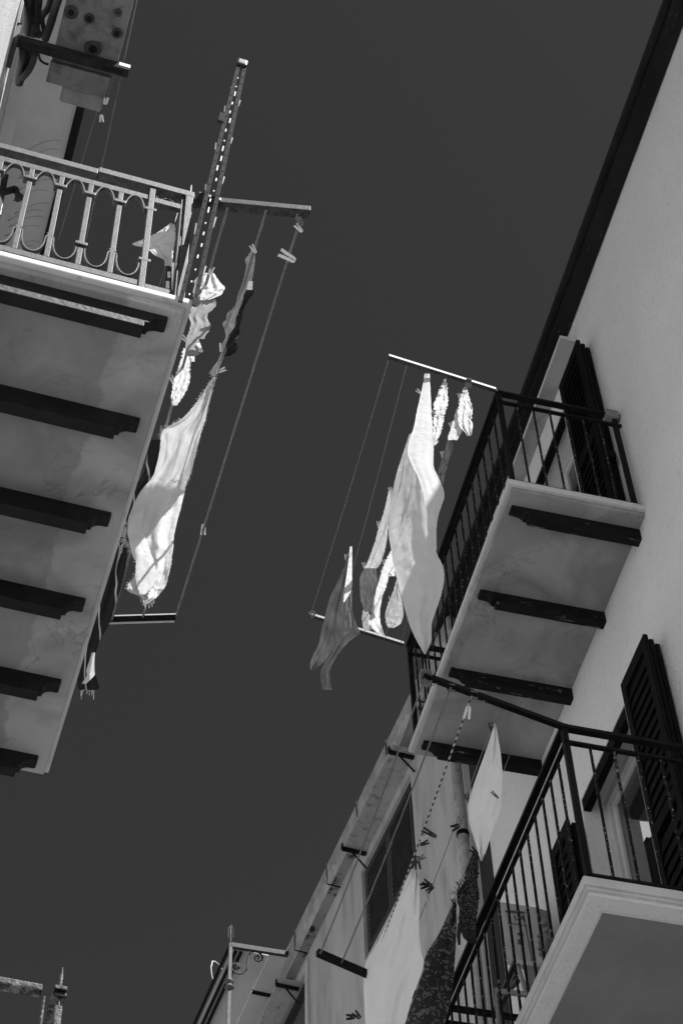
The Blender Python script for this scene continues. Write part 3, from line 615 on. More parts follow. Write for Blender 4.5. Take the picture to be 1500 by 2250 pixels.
# =================================================================== THINGS ON THE LEFT
# air conditioner
ZA = 12.80
ac = thing('air_conditioner', tuple(L.P(.19, 4.7, ZA)), 'air conditioner seen from below on its steel bracket high on the left wall', 'air conditioner')
b = MB(); b.box(L, .0, .385, 4.22, 5.16, ZA, ZA + .62); b.build('casing', m_ac, ac, bev=.01)
b = MB(); b.box(L, .375, .388, 4.4, 4.95, ZA + .05, ZA + .57); b.build('front_panel', m_white_pl, ac, bev=.004)
def hole(px, py, r0, r1):
    c = L.wz(px, py, ZA - .003)
    b = MB(); b.tube([c + Vector((0, 0, .004)), c + Vector((0, 0, -.006))], [r0, r0 * .93], 24); h = b.build('drain_boss', m_ac_dark, ac, smooth=False)
    b = MB(); b.tube([c + Vector((0, 0, -.0065)), c + Vector((0, 0, -.009))], r1, 20); b.build('hole', m_black, h)
for x, y, r0, r1 in ((735, 125, .045, .020), (920, 190, .034, .018), (1215, 125, .026, .006), (1205, 343, .034, .018), (960, 500, .055, .026)):
    hole(*qa(x, y), r0, r1)
# pressed ribs of the base tray
b = MB()
def ribs(pts): b.tube([L.wz(*qa(*p), ZA - .001) for p in pts], .005, 6)
for (cx, cy, rx, ry) in ((775, 290, 75, 62), (945, 285, 85, 45), (1110, 300, 45, 50), (960, 480, 130, 70)):
    ribs([(cx + rx * math.cos(a), cy + ry * math.sin(a)) for a in [i * math.pi / 9 for i in range(19)]])
for pts in (((870, 0), (900, 60), (890, 100), (830, 60), (840, 0)), ((980, 0), (985, 120), (1140, 135), (1155, 240), (1260, 290)), ((1160, 70), (1160, 180), (1250, 170), (1250, 60)), ((1040, 20), (1050, 100), (1130, 100), (1290, 60)), ((760, 360), (755, 430)), ((790, 360), (785, 430)), ((860, 470), (850, 390), (900, 410)), ((1060, 480), (1110, 400), (1140, 390), (1130, 480))):
    ribs(pts)
b.build('pressed_ribs', m_ac, ac)
for wv in (4.93,):
    b = MB(); b.box(L, LWX + .002, .462, wv, wv + .006, ZA - .075, ZA - .004); b.box(L, LWX + .002, .462, wv + .006, wv + .05, ZA - .079, ZA - .073); b.box(L, LWX + .002, .462, wv + .044, wv + .050, ZA - .073, ZA - .004); br = b.build('bracket', m_alu, ac)
    b = MB(); b.box(L, .30, .43, wv + .016, wv + .034, ZA - .0815, ZA - .0795); b.build('slot', m_black, br)
    b = MB(); b.box(L, .395, .464, wv - .003, wv - .0005, ZA - .045, ZA - .004); b.build('sunlit_lip', m_white_pl, br)  # white plate stands in for sunlight on the bracket end
    b = MB(); b.box(L, LWX + .001, LWX + .03, wv - .02, wv + .07, ZA - .35, ZA + .12); b.build('wall_plate', m_ac_dark, ac)
b = MB(); b.box(L, -.005, .37, 5.03, 5.17, ZA - .035, ZA - .001); b.build('foot', m_ac, ac, bev=.01)
b = MB(); b.box(L, .10, .36, 5.17, 5.28, ZA - .02, ZA + .02); b.build('drip_tray', m_grey_pl, ac, bev=.015)
# insulated pipes and cables between unit and wall
def wcurve(pts, r, nm, m_, parent, z0=ZA + .1):
    b = MB(); P = [L.wy(*qa(x, y), w_) for x, y, w_ in pts]
    Q = []
    for i in range(len(P) - 1):
        for s in range(6):
            t = s / 6; p0 = P[max(i - 1, 0)]; p1 = P[i]; p2 = P[i + 1]; p3 = P[min(i + 2, len(P) - 1)]
            Q.append(.5 * ((2 * p1) + (-p0 + p2) * t + (2 * p0 - 5 * p1 + 4 * p2 - p3) * t * t + (-p0 + 3 * p1 - 3 * p2 + p3) * t ** 3))
    Q.append(P[-1]); b.tube(Q, r, 8); return b.build(nm, m_, parent, smooth=True)
for pts, r, m_ in (([(540, -60, 4.8), (500, 80, 4.9), (430, 180, 5.0), (450, 300, 5.1), (480, 380, 5.2)], .022, m_ac_dark), ([(620, -60, 4.7), (560, 120, 4.8), (520, 260, 4.95), (470, 400, 5.1)], .026, m_ac_dark),
                   ([(400, -40, 4.8), (385, 100, 4.9), (370, 250, 5.0), (400, 350, 5.15)], .03, m_ac_dark), ([(300, -40, 4.8), (310, 120, 4.9), (300, 330, 5.1)], .035, m_black_pl), ([(350, -40, 4.8), (345, 120, 4.9), (350, 350, 5.1)], .030, m_ac_dark),
                   ([(280, 470, 5.1), (300, 560, 5.2), (290, 690, 5.3), (240, 780, 5.4), (195, 850, 5.5)], .026, m_black_pl), ([(360, 540, 5.1), (340, 640, 5.2), (290, 740, 5.3), (230, 800, 5.4)], .022, m_ac_dark),
                   ([(250, 480, 5.1), (240, 600, 5.2), (215, 720, 5.35), (200, 850, 5.5)], .03, m_black_pl), ([(400, 560, 5.1), (420, 620, 5.1), (470, 655, 5.1), (500, 660, 5.1)], .008, m_black_pl)):
    wcurve(pts, r, 'hose', m_, ac)

def rope(p, q, r, m_, label, sag=.0, name='clothesline', n=14, grp=None):
    b = MB(); p = Vector(p); q = Vector(q); pts = [p.lerp(q, i / n) - Vector((0, 0, sag * 4 * (i / n) * (1 - i / n))) for i in range(n + 1)]
    b.tube(pts, r, 6); o = b.build(name, m_, smooth=True); tag(o, label, 'clothesline', grp or 'washing lines strung between the balcony arms'); return o
# lines of the flat above the left balcony
upA0 = L.wz(304, -10, 12.9); upA1 = L.wz(184, 560, 12.9)
rope(upA0, L.wz(186, 545, 12.9), .004, m_rope, 'long grey line running past the lit end of the air conditioner bracket', grp=None)
rope(L.wz(290, -10, 12.9), L.wz(130, 525, 12.9), .003, m_rope, 'thin line carrying two small pegs left of the air conditioner line')
# washing lines of the left balcony
LR0 = L.wz(500, 456, LZ - .03); LR1 = A0 + (A0 - A1) * .2
rope(LR0, L.wz(246, 1362, 10.0), .0075, m_rope, 'leftmost clothesline of the left balcony, behind the ragged towel')
rope(L.wz(585, 462, LZ - .03), L.wz(314, 1356, 10.0), .0065, m_rope, 'clothesline carrying the ruffled garment and the ragged towel', sag=.01)
rope(L.wz(660, 482, LZ - .03), L.wz(388, 1352, 10.0), .0065, m_rope, 'outermost clothesline of the left balcony holding only clothes pegs')
b = MB()
kp = L.wz(660, 478, LZ - .03)
for k in range(3): 
    pts = [kp + right * (.010 * math.cos(a) + .006 * k - .01) - down * (.014 * math.sin(a) - .012 * k + .0) + fwd * .01 * math.sin(2 * a) for a in [i * math.pi / 6 for i in range(13)]]; b.tube(pts, .005, 6)
tag(b.build('rope_knot', m_rope, smooth=True), 'knotted end of the outermost clothesline under the tip of the left arm', 'knot')

# scissor pole (folded perforated strips) standing up past the arm
pw = 4.225
P0 = L.wy(412, 668, pw); P1 = L.wy(531, 140, pw - .01); ax = (P1 - P0); ln = ax.length; ax.normalize()
sd_ = ax.cross(L.y).normalized()
if sd_.dot(L.x) < 0: sd_ = -sd_
pole = thing('folded_rack', tuple(P0), 'tall folded rack of two perforated metal strips rising above the left balcony arm', 'drying rack')
for s, off0, off1 in ((-1, -.032, -.014), (1, .030, .020)):
    b = MB(); b.bar(P0 + sd_ * off0, P1 + sd_ * off1, .007, .020, up=sd_); st = b.build('strip', m_alu, pole)
    h0 = None
    for k in range(1, 30):
        c = (P0 + sd_ * off0).lerp(P1 + sd_ * off1, k / 30) - L.y * .006
        if h0 is None: b = MB(); b.tube([c, c - L.y * .002], .0034, 8); h0 = b.build('rivet_hole', m_black, st, origin=c)
        else: dup(h0, c, st)
rg = None
for k in range(22):
    cc = P0 + ax * (ln * (.03 + k * .0425)) + sd_ * rnd.uniform(-.004, .006); b = MB(); b.bar(cc, cc + ax * rnd.choice((.012, .03, .055)), .004, .006)
    b.build('sunlit_dash', m_white_pl, pole)  # pale dashes: sunlight on the side flanges put into the colour
    s = -1 if k % 2 else 1; t0 = .02 + k * .043; 
    if k in (20, 21): continue
    c0_ = P0 + ax * (ln * t0) + sd_ * (s * .036 * (1 - .35 * t0) + .012 * ((k // 2) % 2 * 2 - 1) * .4); 
    b = MB(); b.bar(c0_, c0_ + ax * rnd.uniform(.06, .11) + sd_ * .004 * s, .006, .006); b.build('sunlit_dash_end', m_grey_pl, pole)
b = MB(); b.bar(P1 - ax * .04, P1 + ax * .028, .06, .04, up=L.y); b.build('cap', m_black_pl, pole, bev=.012)
b = MB(); b.bar(P1 + ax * .0285, P1 + ax * .034, .040, .024, up=L.y); b.build('cap_top', m_ac, pole, bev=.002)
cl = L.wz(455, 447, LZ); b = MB(); b.bar(cl - L.x * .055 - Vector((0, 0, .03)) - L.y * .03, cl + L.x * .055 - Vector((0, 0, .035)) - L.y * .03, .06, .03); b.build('clamp', m_black_pl, pole, bev=.004)
b = MB(); c = P0 + ax * (ln * .72) + sd_ * -.04; b.bar(c - ax * .05, c + ax * .05, .03, .02, up=L.y); b.build('clip', m_alu, pole, bev=.003)

# =================================================================== CLOTH
def cr(p0, p1, p2, p3, t): return tuple(.5 * (2 * b_ + (c - a) * t + (2 * a - 5 * b_ + 4 * c - d) * t * t + (-a + 3 * b_ - 3 * c + d) * t ** 3) for a, b_, c, d in zip(p0, p1, p2, p3))
def samp(seq, t):
    n = len(seq) - 1; x = t * n; i = min(int(x), n - 1); f = x - i
    return cr(seq[max(i - 1, 0)], seq[i], seq[i + 1], seq[min(i + 2, n)], f)
def surf(rows, base, nu, nv, fold=(.02, 3, 0.0), crump=.008, cs=14, rag=0, seed=0, curl=0.0, zsc=None):
    """rows: (y, xleft, xright) outline slices in a crop; base(px,py) -> world point on the garment's plane"""
    L_ = [(r[1], r[0]) for r in rows]; R__ = [(r[2], r[3] if len(r) > 3 else r[0]) for r in rows]
    V = []; A, NF, SK = fold
    for j in range(nv + 1):
        t = j / nv; l = samp(L_, t); r = samp(R__, t)
        jl = rag * (noise.noise(Vector((j * .9, seed, 1))) + .6 * noise.noise(Vector((j * .31, seed, 5)))); jr = rag * (noise.noise(Vector((j * .9, seed, 9))) + .6 * noise.noise(Vector((j * .31, seed, 3))))
        for i in range(nu + 1):
            s = i / nu; x = (l[0] + jl) * (1 - s) + (r[0] + jr) * s; y = l[1] * (1 - s) + r[1] * s
            if rag and j in (0, nv): y += rag * noise.noise(Vector((i * .7, seed, 7)))
            V.append((x, y, s, t))
    return V
def cloth(b, q, rows, base, nu=26, nv=50, fold=(.02, 3, 0.0), crump=.008, cs=3.0, rag=0, seed=0, push=0.0, belly=0.0, relief=.5):
    V = surf(rows, base, nu, nv, fold, crump, cs, rag, seed); A, NF, SK = fold; vs = []
    mid = (nv // 2) * (nu + 1); wm = (base(*q(*V[mid][:2])) - base(*q(*V[mid + nu][:2]))).length; relief *= max(.36, min(1.1, wm / .30))
    for (x, y, s, t) in V:
        px, py = q(x, y); P = base(px, py); d = (P - CP); dist = d.length; d.normalize()
        f = A * math.sin(2 * math.pi * (NF * s + SK * t + .35 * noise.noise(Vector((s * 1.5, t * 3, seed))))) * (.35 + .65 * min(1, t * 3))
        f += A * .5 * math.sin(2 * math.pi * (NF * 1.7 * s + SK * 1.6 * t + seed))
        f += crump * (noise.noise(Vector((s * cs * 1.2, t * cs * 3, seed + 3))) + .6 * noise.noise(Vector((s * cs * 3, t * cs * 7, seed + 8))) + .15 * noise.noise(Vector((s * cs * 6, t * cs * 14, seed + 8)))) * 2
        vs.append(CP + d * (dist + push + f * relief + belly * math.sin(math.pi * s)))
    n0 = len(b.v); b.v += vs
    for j in range(nv):
        for i in range(nu): a = n0 + j * (nu + 1) + i; b.f.append((a, a + 1, a + nu + 2, a + nu + 1))
    if not hasattr(b, 'uv'): b.uv = {}
    for k, (x, y, s, t) in enumerate(V): b.uv[n0 + k] = (x, y)
    return b
def finish(b, name, m_, label, cat, group=None, parent=None, uvs=None, thick=.0):
    o = b.build(name, m_, parent, smooth=True)
    if label: tag(o, label, cat, group)
    if uvs:
        me = o.data; ul = me.uv_layers.new(name='UV')
        for lp in me.loops: u = b.uv.get(lp.vertex_index, (0, 0)); ul.data[lp.index].uv = (u[0] / uvs, u[1] / uvs)
    return o
def onX(x): return lambda px, py: G.wx(px, py, x)
def onD(px0, py0, base0, tilt=0.0, side=0.0):
    """a plane through the point base0(px0,py0), roughly facing the viewer, leaning by tilt (depth per metre downwards in the picture)"""
    P = base0(px0, py0); n = (-(P - CP)).normalized() + down * tilt + right * side; n.normalize()
    def f(px, py): d = ray(px, py); return CP + d * ((P - CP).dot(n) / d.dot(n))
    return f
def onN(px0, py0, base0, n):
    P = base0(px0, py0); n = Vector(n).normalized()
    def f(px, py): d = ray(px, py); return CP + d * ((P - CP).dot(n) / d.dot(n))
    return f
LIT = (-.12, -.98, .10)      # a cloth hanging square across the alley: it faces back towards the sun
def fringe(b, q, pts, base, ln, n, seed=0, r=.0013, dirx=(-1, .2)):
    rr = random.Random(seed)
    for k in range(n):
        t = rr.random(); p = samp(pts, t); a = q(*p); j = rr.uniform(-.9, .9); le = ln * rr.uniform(.4, 1.1)
        e = (a[0] + le * (dirx[0] + .5 * j), a[1] + le * (dirx[1] + .6 * j)); m_ = ((a[0] + e[0]) / 2 + le * .2 * j, (a[1] + e[1]) / 2 - le * .15)
        D = rr.uniform(-.01, .01)
        b.tube([base(*x) for x in (a, m_, e)], r, 3, cap=False)

# ---- left: bag in the corner of the railing
bb = onN(350, 540, lambda x, y: L.wy(x, y, 4.42), (-.1, -.99, .1))
b = MB(); cloth(b, qb, [(685, 1218, 1252), (740, 1150, 1258), (790, 1050, 1258), (838, 952, 1252), (866, 1050, 1246), (915, 1110, 1240), (950, 1178, 1236), (990, 1178, 1232)], bb, 24, 36, (.03, 2.3, .8), .02, 2.5, rag=6, seed=4)
b2 = MB(); b2.tube([bb(*qb(1232, 690)), bb(*qb(1255, 620))], .003, 5); b2.tube([bb(*qb(1248, 690)), bb(*qb(1272, 615))], .003, 5); 
bag = finish(b, 'plastic_bag', m_bag, 'pale crumpled plastic bag tied inside the corner of the left railing', 'bag'); b2.build('handle', m_black_pl, bag)
b = MB(); 
for (x0_, y0_, x1_, y1_) in ((1195, 995, 1232, 1170),):
    P = [bb(*qb(x, y)) for x, y in ((x0_, y0_), (x1_, y0_), (x1_, y1_), (x0_ - 25, y1_))]; off = L.y * .03; b.hexa([p for p in P] + [p + off for p in P])
bx = tag(b.build('slotted_box', m_black_pl), 'small black slotted box under the plastic bag in the railing corner', 'box')
for (x0_, y0_, x1_, y1_) in ((1200, 1040, 1220, 1080), (1188, 1108, 1212, 1160)):
    P = [bb(*qb(x, y)) for x, y in ((x0_, y0_), (x1_, y0_), (x1_, y1_), (x0_, y1_))]; b = MB(); b.hexa([p - L.y * .006 for p in P] + [p - L.y * .0008 for p in P]); b.build('slot', m_white_pl, bx)
# ---- left: small dark clamp seen through the first bay of the railing
cb = lambda x, y: L.wy(x, y, 4.40)
b = MB(); b.bar(cb(*qb(-30, 480)), cb(*qb(115, 440)), .03, .02); b.bar(cb(*qb(112, 440)), cb(*qb(135, 500)), .03, .02); b.bar(cb(*qb(118, 512)), cb(*qb(158, 496)), .03, .022); b.bar(cb(*qb(-20, 640)), cb(*qb(40, 350)), .03, .03)
tag(b.build('steel_hook', m_black_pl, bev=.003), 'dark bent steel hook poking into the first bay of the left railing', 'hook')

# ---- left washing
c1 = onN(455, 650, lambda x, y: L.wz(x, y, 9.9), LIT)
b = MB(); cloth(b, q9, [(890, 350, 410), (960, 300, 420), (1050, 288, 440), (1150, 285, 505), (1210, 270, 495), (1300, 248, 420), (1400, 262, 455), (1490, 225, 405), (1520, 225, 395)], c1, 24, 44, (.03, 2.2, 1.4), .025, 3, rag=14, seed=2, push=.03)
finish(b, 'rumpled_shirt', m_grey_cloth, 'rumpled grey garment bunched below the white one beside the left balcony corner', 'garment')
b = MB(); cloth(b, q9, [(880, 400, 480), (920, 370, 510), (970, 350, 545), (1020, 330, 590), (1060, 370, 575), (1100, 350, 545), (1145, 350, 430)], c1, 26, 30, (.045, 1.8, .7), .03, 2.6, rag=12, seed=11)
finish(b, 'white_garment', m_cotton, 'bunched white garment topmost on the line beside the left balcony corner', 'garment')
b = MB(); cloth(b, q9, [(1490, 245, 330), (1560, 215, 350), (1620, 212, 372), (1650, 225, 376), (1690, 235, 300)], c1, 14, 18, (.02, 1.2, .3), .008, 2, rag=4, seed=31)
finish(b, 'grey_sock', m_grey_cloth, 'grey sock with a white cuff at the bottom of the grey bundle', 'sock')
b = MB(); cloth(b, q9, [(1560, 310, 352), (1610, 335, 368), (1648, 332, 378)], c1, 4, 6, (.002, 1, 0), .001, 2, seed=32, push=-.02)
b.build('cuff', m_cotton, [o for o in col.objects if o.name == 'grey_sock'][0], smooth=True)
c2 = onN(395, 840, lambda x, y: L.wz(x, y, 9.85), LIT)
b = MB(); cloth(b, q9, [(1610, 190, 226), (1700, 168, 275), (1800, 140, 255), (1880, 112, 256), (1960, 88, 245), (2030, 82, 215), (2090, 70, 180), (2165, 85, 128)], c2, 26, 50, (.03, 3.1, 1.1), .03, 3.5, rag=16, seed=5)
finish(b, 'crinkled_top', m_cotton, 'crinkled white top hanging behind the marble edge below the grey sock', 'garment')
b = MB(); cloth(b, q9, [(1680, 268, 298), (1740, 268, 300)], c2, 2, 2, (0, 1, 0), 0, 1, push=-.02); b.build('care_label', m_cotton, [o for o in col.objects if o.name == 'crinkled_top'][0])
c3 = onN(515, 690, lambda x, y: L.wz(x, y, 9.93), (-.5, -.5, -.6))
b = MB(); cloth(b, q9, [(650, 852, 885), (700, 825, 885), (750, 788, 884), (810, 800, 878), (900, 785, 864), (1000, 755, 840), (1100, 715, 800), (1200, 690, 765), (1270, 615, 735), (1330, 605, 720), (1370, 570, 715), (1440, 590, 725), (1500, 600, 720), (1560, 570, 650), (1640, 560, 600), (1720, 530, 570), (1800, 475, 535), (1850, 440, 525), (1880, 468, 500)], c3, 22, 90, (.035, 1.1, 3.2), .014, 3, rag=5, seed=8)
gr_ = finish(b, 'long_garment', m_grey_cloth, 'long twisted grey garment with a dark ruffled edge on the second left line', 'garment')
b = MB(); cloth(b, q9, [(1035, 805, 872), (1090, 775, 865), (1150, 765, 815), (1230, 735, 775), (1320, 700, 760), (1400, 690, 735), (1470, 640, 735), (1530, 620, 690), (1590, 600, 712), (1640, 615, 705), (1690, 575, 640)], c3, 16, 70, (.03, 1.4, 9), .012, 4, rag=9, seed=9, push=-.03)
b.build('ruffle', m_dark_cloth, gr_, smooth=True)
b = MB(); cloth(b, q9, [(960, 820, 862), (1000, 810, 860), (1045, 803, 858)], c3, 4, 6, (.003, 1, 0), .002, 2, seed=3, push=-.04); b.build('waistband', m_cotton, gr_, smooth=True)

# the ragged towel, stretched between two lines
T1 = L.wz(385, 1075, 9.93); tn = Vector((-.22, -.96, .12)).normalized()
def tw(px, py):
    d = ray(px, py); a = (L.wz(px, py, 9.93) - CP).length; v = (T1 - CP).dot(tn) / d.dot(tn); k = .10
    h = max(0, min(1, .5 + .5 * (v - a) / k)); return CP + d * (v + (a - v) * h - k * h * (1 - h))
idq = lambda x, y: (x, y)
rows = []
for (y, a, c) in ((820, 1168, 1186), (900, 1120, 1166), (960, 1080, 1150), (1050, 1000, 1130), (1120, 890, 1108), (1200, 880, 1086), (1300, 845, 1062), (1370, 795, 1042)):
    p = q2(a, y); r_ = q2(c, y); rows.append((p[1], p[0], r_[0]))
for (y, a, c) in ((30, 775, 1026), (100, 745, 1010), (200, 712, 985), (300, 702, 960), (400, 722, 950), (480, 750, 940), (540, 740, 926), (590, 704, 912), (625, 712, 888), (655, 775, 862), (690, 788, 812)):
    p = q3(a, y); r_ = q3(c, y); rows.append((p[1], p[0], r_[0]))
b = MB(); cloth(b, idq, rows, tw, 44, 120, (.05, 1.6, 1.1), .034, 3.4, rag=1.6, seed=14)
two = finish(b, 'towel', m_towel, 'large pale ragged towel with frayed edges below the left balcony', 'towel')
b = MB(); fold_rows = []
for (y, a, c) in ((120, 760, 800), (200, 712, 790), (270, 705, 780), (330, 715, 800), (400, 745, 825), (470, 748, 850), (540, 745, 858), (590, 752, 840), (640, 770, 800)):
    p = q3(a, y); r_ = q3(c, y); fold_rows.append((p[1], p[0], r_[0]))
cloth(b, idq, fold_rows, tw, 16, 50, (.025, 1.0, .5), .012, 3, rag=1.2, seed=15, push=-.06); b.build('folded_edge', m_towel, two, smooth=True)
b = MB()
fringe(b, idq, [(r[1] + 1, r[0]) for r in rows], tw, 6, 300, 3, .0006, (-1, -.1)); fringe(b, idq, [(r[2] - 1, r[0]) for r in rows[:9]], tw, 3.5, 110, 4, .0006, (.9, .5)); fringe(b, idq, [q3(700, 240), q3(690, 300), q3(700, 350), q3(730, 400)], tw, 12, 80, 5, .0011, (-.9, .3)); fringe(b, idq, [q3(775, 660), q3(800, 690), q3(850, 670)], tw, 10, 30, 6, .0015, (0, 1))
b.build('fringe', m_towel, two, kind='stuff')
# dark shawl behind the marble edge
sw = lambda px, py: L.wz(px, py, 9.62)
rows = []
for (y, a, c) in ((1165, 820, 885), (1230, 815, 876), (1300, 800, 862), (1370, 780, 838)):
    p = q2(a, y); r_ = q2(c, y); rows.append((p[1], p[0], r_[0]))
for (y, a, c) in ((80, 700, 770), (200, 650, 715), (300, 640, 706), (400, 600, 700), (500, 570, 690), (600, 540, 666), (700, 510, 632), (800, 480, 602), (900, 455, 546), (1000, 440, 524), (1060, 432, 520), (1110, 428, 536), (1150, 428, 546), (1165, 440, 535)):
    p = q3(a, y); r_ = q3(c, y); rows.append((p[1], p[0], r_[0]))
b = MB(); cloth(b, idq, rows, sw, 22, 90, (.03, 1.4, .6), .02, 3, rag=1.5, seed=21)
sh = finish(b, 'striped_shawl', m_shawl, 'dark shawl with thin pale stripes and fringe hanging behind the marble edge', 'shawl', uvs=60)
b = MB(); fringe(b, idq, [q3(640, 470), q3(670, 400), q3(690, 330), q3(700, 270)], sw, 16, 60, 8, .0018, (-.8, .5)); fringe(b, idq, [q3(450, 1155), q3(500, 1168), q3(540, 1150)], sw, 24, 8, 9, .0016, (-.05, 1)); b.build('fringe', m_towel, sh, kind='stuff')
b = MB(); r3 = []
for (y, a, c) in ((960, 505, 524), (1010, 490, 520), (1060, 475, 520), (1085, 478, 520), (1130, 450, 475)):
    p = q3(a, y); r_ = q3(c, y); r3.append((p[1], p[0], r_[0]))
cloth(b, idq, r3, sw, 8, 14, (.006, 1, 0), .004, 3, seed=22, push=-.06); b.build('pale_corner', m_towel, sh, smooth=True)

# ---- right upper washing lines: five lines between the two arms
zr_ = zr - .015
def at_bar(a, b_, t): return a.lerp(b_, t) - Vector((0, 0, .014))
def xa(px, py): return G.wz(px, py, zr_)
RL = [(xa(853, 792), xa(684, 1347)), (xa(893, 803), xa(742, 1372)), (xa(938, 818), xa(800, 1392)), (xa(977, 832), xa(845, 1406)), (xa(1025, 845), xa(880, 1416))]
labs = ['outermost thin line between the two arms of the upper right balcony', 'thin line that carries the worn grey trousers', 'line that carries the big white bedsheet and the small grey shirts',
        'line that carries the white lace piece and the small pale socks', 'line nearest the upper right balcony, with the crumpled white blouse']
RX = []
for (p, q_), lb_ in zip(RL, labs):
    rope(p, q_, .0022, m_rope_thin, lb_, sag=.02); RX.append(p.x)
b = MB(); kp = xa(1026, 842)
for k in range(5): 
    c = kp + right * (.004 * k); b.tube([c + right * .012 * math.cos(a) - down * .03 * math.sin(a) for a in [i * math.pi / 6 for i in range(13)]], .003, 5)
tag(b.build('rope_knot', m_rope, smooth=True), 'knot tying the innermost line to the upper right arm', 'knot')
b = MB(); kp = xa(684, 1350)
for k in range(3): 
    c = kp + right * (.006 * k); b.tube([c + right * .012 * math.cos(a) - down * .022 * math.sin(a) for a in [i * math.pi / 6 for i in range(13)]], .003, 5)
tag(b.build('rope_knot', m_rope, smooth=True), 'knot at the outer tip of the far arm of the upper right balcony', 'knot')

Xs = RX[2]
b = MB(); cloth(b, q4, [(228, 795, 826), (300, 783, 829), (400, 760, 834), (480, 743, 838), (560, 727, 845), (640, 700, 848), (720, 690, 850), (800, 720, 850), (870, 755, 880), (930, 775, 906), (985, 790, 916), (1040, 800, 900), (1100, 812, 880), (1180, 820, 868), (1260, 828, 868), (1320, 835, 868)], onN(938, 822, onX(Xs), LIT), 34, 90, (.022, 1.3, .25), .007, 2.2, rag=2, seed=41, push=.05)
sheet = finish(b, 'bedsheet', m_linen, 'big white bedsheet billowing beside the upper right balcony, sunlit at the top', 'bedsheet')
b = MB(); cloth(b, q4, [(600, 700, 742), (690, 670, 748), (760, 648, 765), (830, 626, 786), (960, 594, 803), (1100, 570, 818), (1200, 570, 834), (1330, 590, 866), (1420, 606, 908), (1500, 624, 914), (1580, 644, 900), (1640, 660, 882), (1760, 695, 842), (1830, 722, 838), (1890, 752, 834), (1962, 793, 799)], onN(905, 1000, onX(Xs), (-.78, -.58, -.24)), 44, 110, (.045, 1.3, .5), .014, 2.2, rag=1, seed=42, push=-.06)
b.build('front_fold', m_linen, sheet, smooth=True)
b = MB(); cloth(b, q4, [(940, 574, 592), (1000, 562, 596), (1060, 548, 590), (1140, 525, 572), (1200, 505, 566), (1260, 490, 560), (1330, 465, 545), (1400, 438, 522), (1430, 425, 500)], onN(840, 1150, onX(Xs), (-.6, -.6, -.5)), 18, 50, (.03, 1.3, .4), .014, 3, rag=4, seed=43)
finish(b, 'pale_shirt', m_linen, 'narrow pale shirt pegged between the bedsheet and the grey undershirt', 'shirt')
b = MB(); cloth(b, q4, [(1422, 428, 495), (1480, 398, 500), (1540, 394, 508), (1600, 397, 500), (1650, 408, 492), (1700, 424, 470)], onN(800, 1280, onX(Xs), (-.6, -.6, -.5)), 18, 34, (.035, 2.2, .5), .014, 3, rag=4, seed=44)
finish(b, 'grey_undershirt', m_grey_cloth, 'mid grey undershirt hanging below the narrow pale shirt', 'shirt')
b = MB(); cloth(b, q4, [(262, 914, 929), (330, 884, 935), (370, 868, 937), (425, 850, 935), (470, 862, 920), (500, 850, 912), (560, 848, 905), (620, 850, 884), (672, 850, 862)], onN(977, 840, onX(RX[3]), LIT), 20, 60, (.03, 1.7, 1.2), .02, 4, rag=16, seed=45)
finish(b, 'lace_top', m_cotton, 'white frilly top with scalloped edge right of the bedsheet top', 'garment')
b = MB(); cloth(b, q4, [(310, 1036, 1050), (350, 1022, 1064), (400, 1008, 1078), (450, 1000, 1090), (500, 1000, 1085), (550, 1010, 1090), (600, 1050, 1086), (612, 1060, 1082)], onN(1025, 850, onX(RX[4]), LIT), 26, 44, (.045, 2.3, 1.2), .035, 3.2, rag=12, seed=46)
bl_ = finish(b, 'crumpled_blouse', m_cotton, 'crumpled white blouse hung next to the corner post of the upper balcony', 'garment')
b = MB(); cloth(b, q4, [(440, 995, 1020), (520, 970, 1030), (580, 952, 1025), (620, 938, 1005), (638, 940, 998)], onN(1025, 850, onX(RX[4]), LIT), 14, 26, (.02, 1.3, .5), .015, 3, rag=5, seed=47, push=.05); b.build('sleeve', m_linen, bl_, smooth=True)
b = MB(); cloth(b, q4, [(636, 938, 966), (700, 918, 968), (760, 898, 946), (830, 878, 926), (880, 880, 914), (912, 904, 910)], onX(RX[4]), 14, 40, (.03, 1.7, .8), .03, 4, rag=9, seed=48)
finish(b, 'dark_stocking', m_dark_cloth2 if 'm_dark_cloth2' in globals() else m_denim, 'dark thin garment dangling below the crumpled white blouse', 'garment')
b = MB(); cloth(b, q4, [(1322, 585, 600), (1370, 560, 608), (1420, 540, 612), (1462, 545, 612), (1480, 575, 610)], onN(860, 1230, onX(RX[3]), LIT), 16, 24, (.025, 1.6, .8), .015, 3, rag=7, seed=49)
finish(b, 'pale_cloth', m_cotton, 'small pale cloth just left of the bedsheet at mid height', 'cloth')
b = MB(); cloth(b, q4, [(1420, 530, 545), (1475, 522, 572), (1550, 500, 555), (1620, 485, 530), (1690, 470, 520), (1740, 455, 518), (1790, 450, 528), (1845, 520, 548)], onN(845, 1260, onX(RX[3]), LIT), 16, 50, (.03, 1.3, 1.6), .018, 3, rag=6, seed=50)
finish(b, 'white_stocking', m_cotton, 'twisted white stocking-like garment above the far right arm', 'garment')
b = MB(); cloth(b, q4, [(1690, 412, 440), (1740, 408, 470), (1780, 412, 478), (1815, 420, 455)], onN(810, 1370, onX(RX[3]), LIT), 12, 16, (.02, 1.3, .6), .012, 3, rag=4, seed=51)
finish(b, 'grey_mitten', m_grey_cloth, 'small grey cloth tucked left of the twisted white garment', 'cloth')
b = MB(); cloth(b, q4, [(1500, 620, 630), (1560, 605, 636), (1640, 572, 655), (1710, 552, 664), (1770, 556, 648), (1798, 572, 604)], onN(872, 1290, onX(RX[4]), (-.6, -.6, -.5)), 16, 34, (.03, 1.4, .8), .014, 3, rag=5, seed=52)
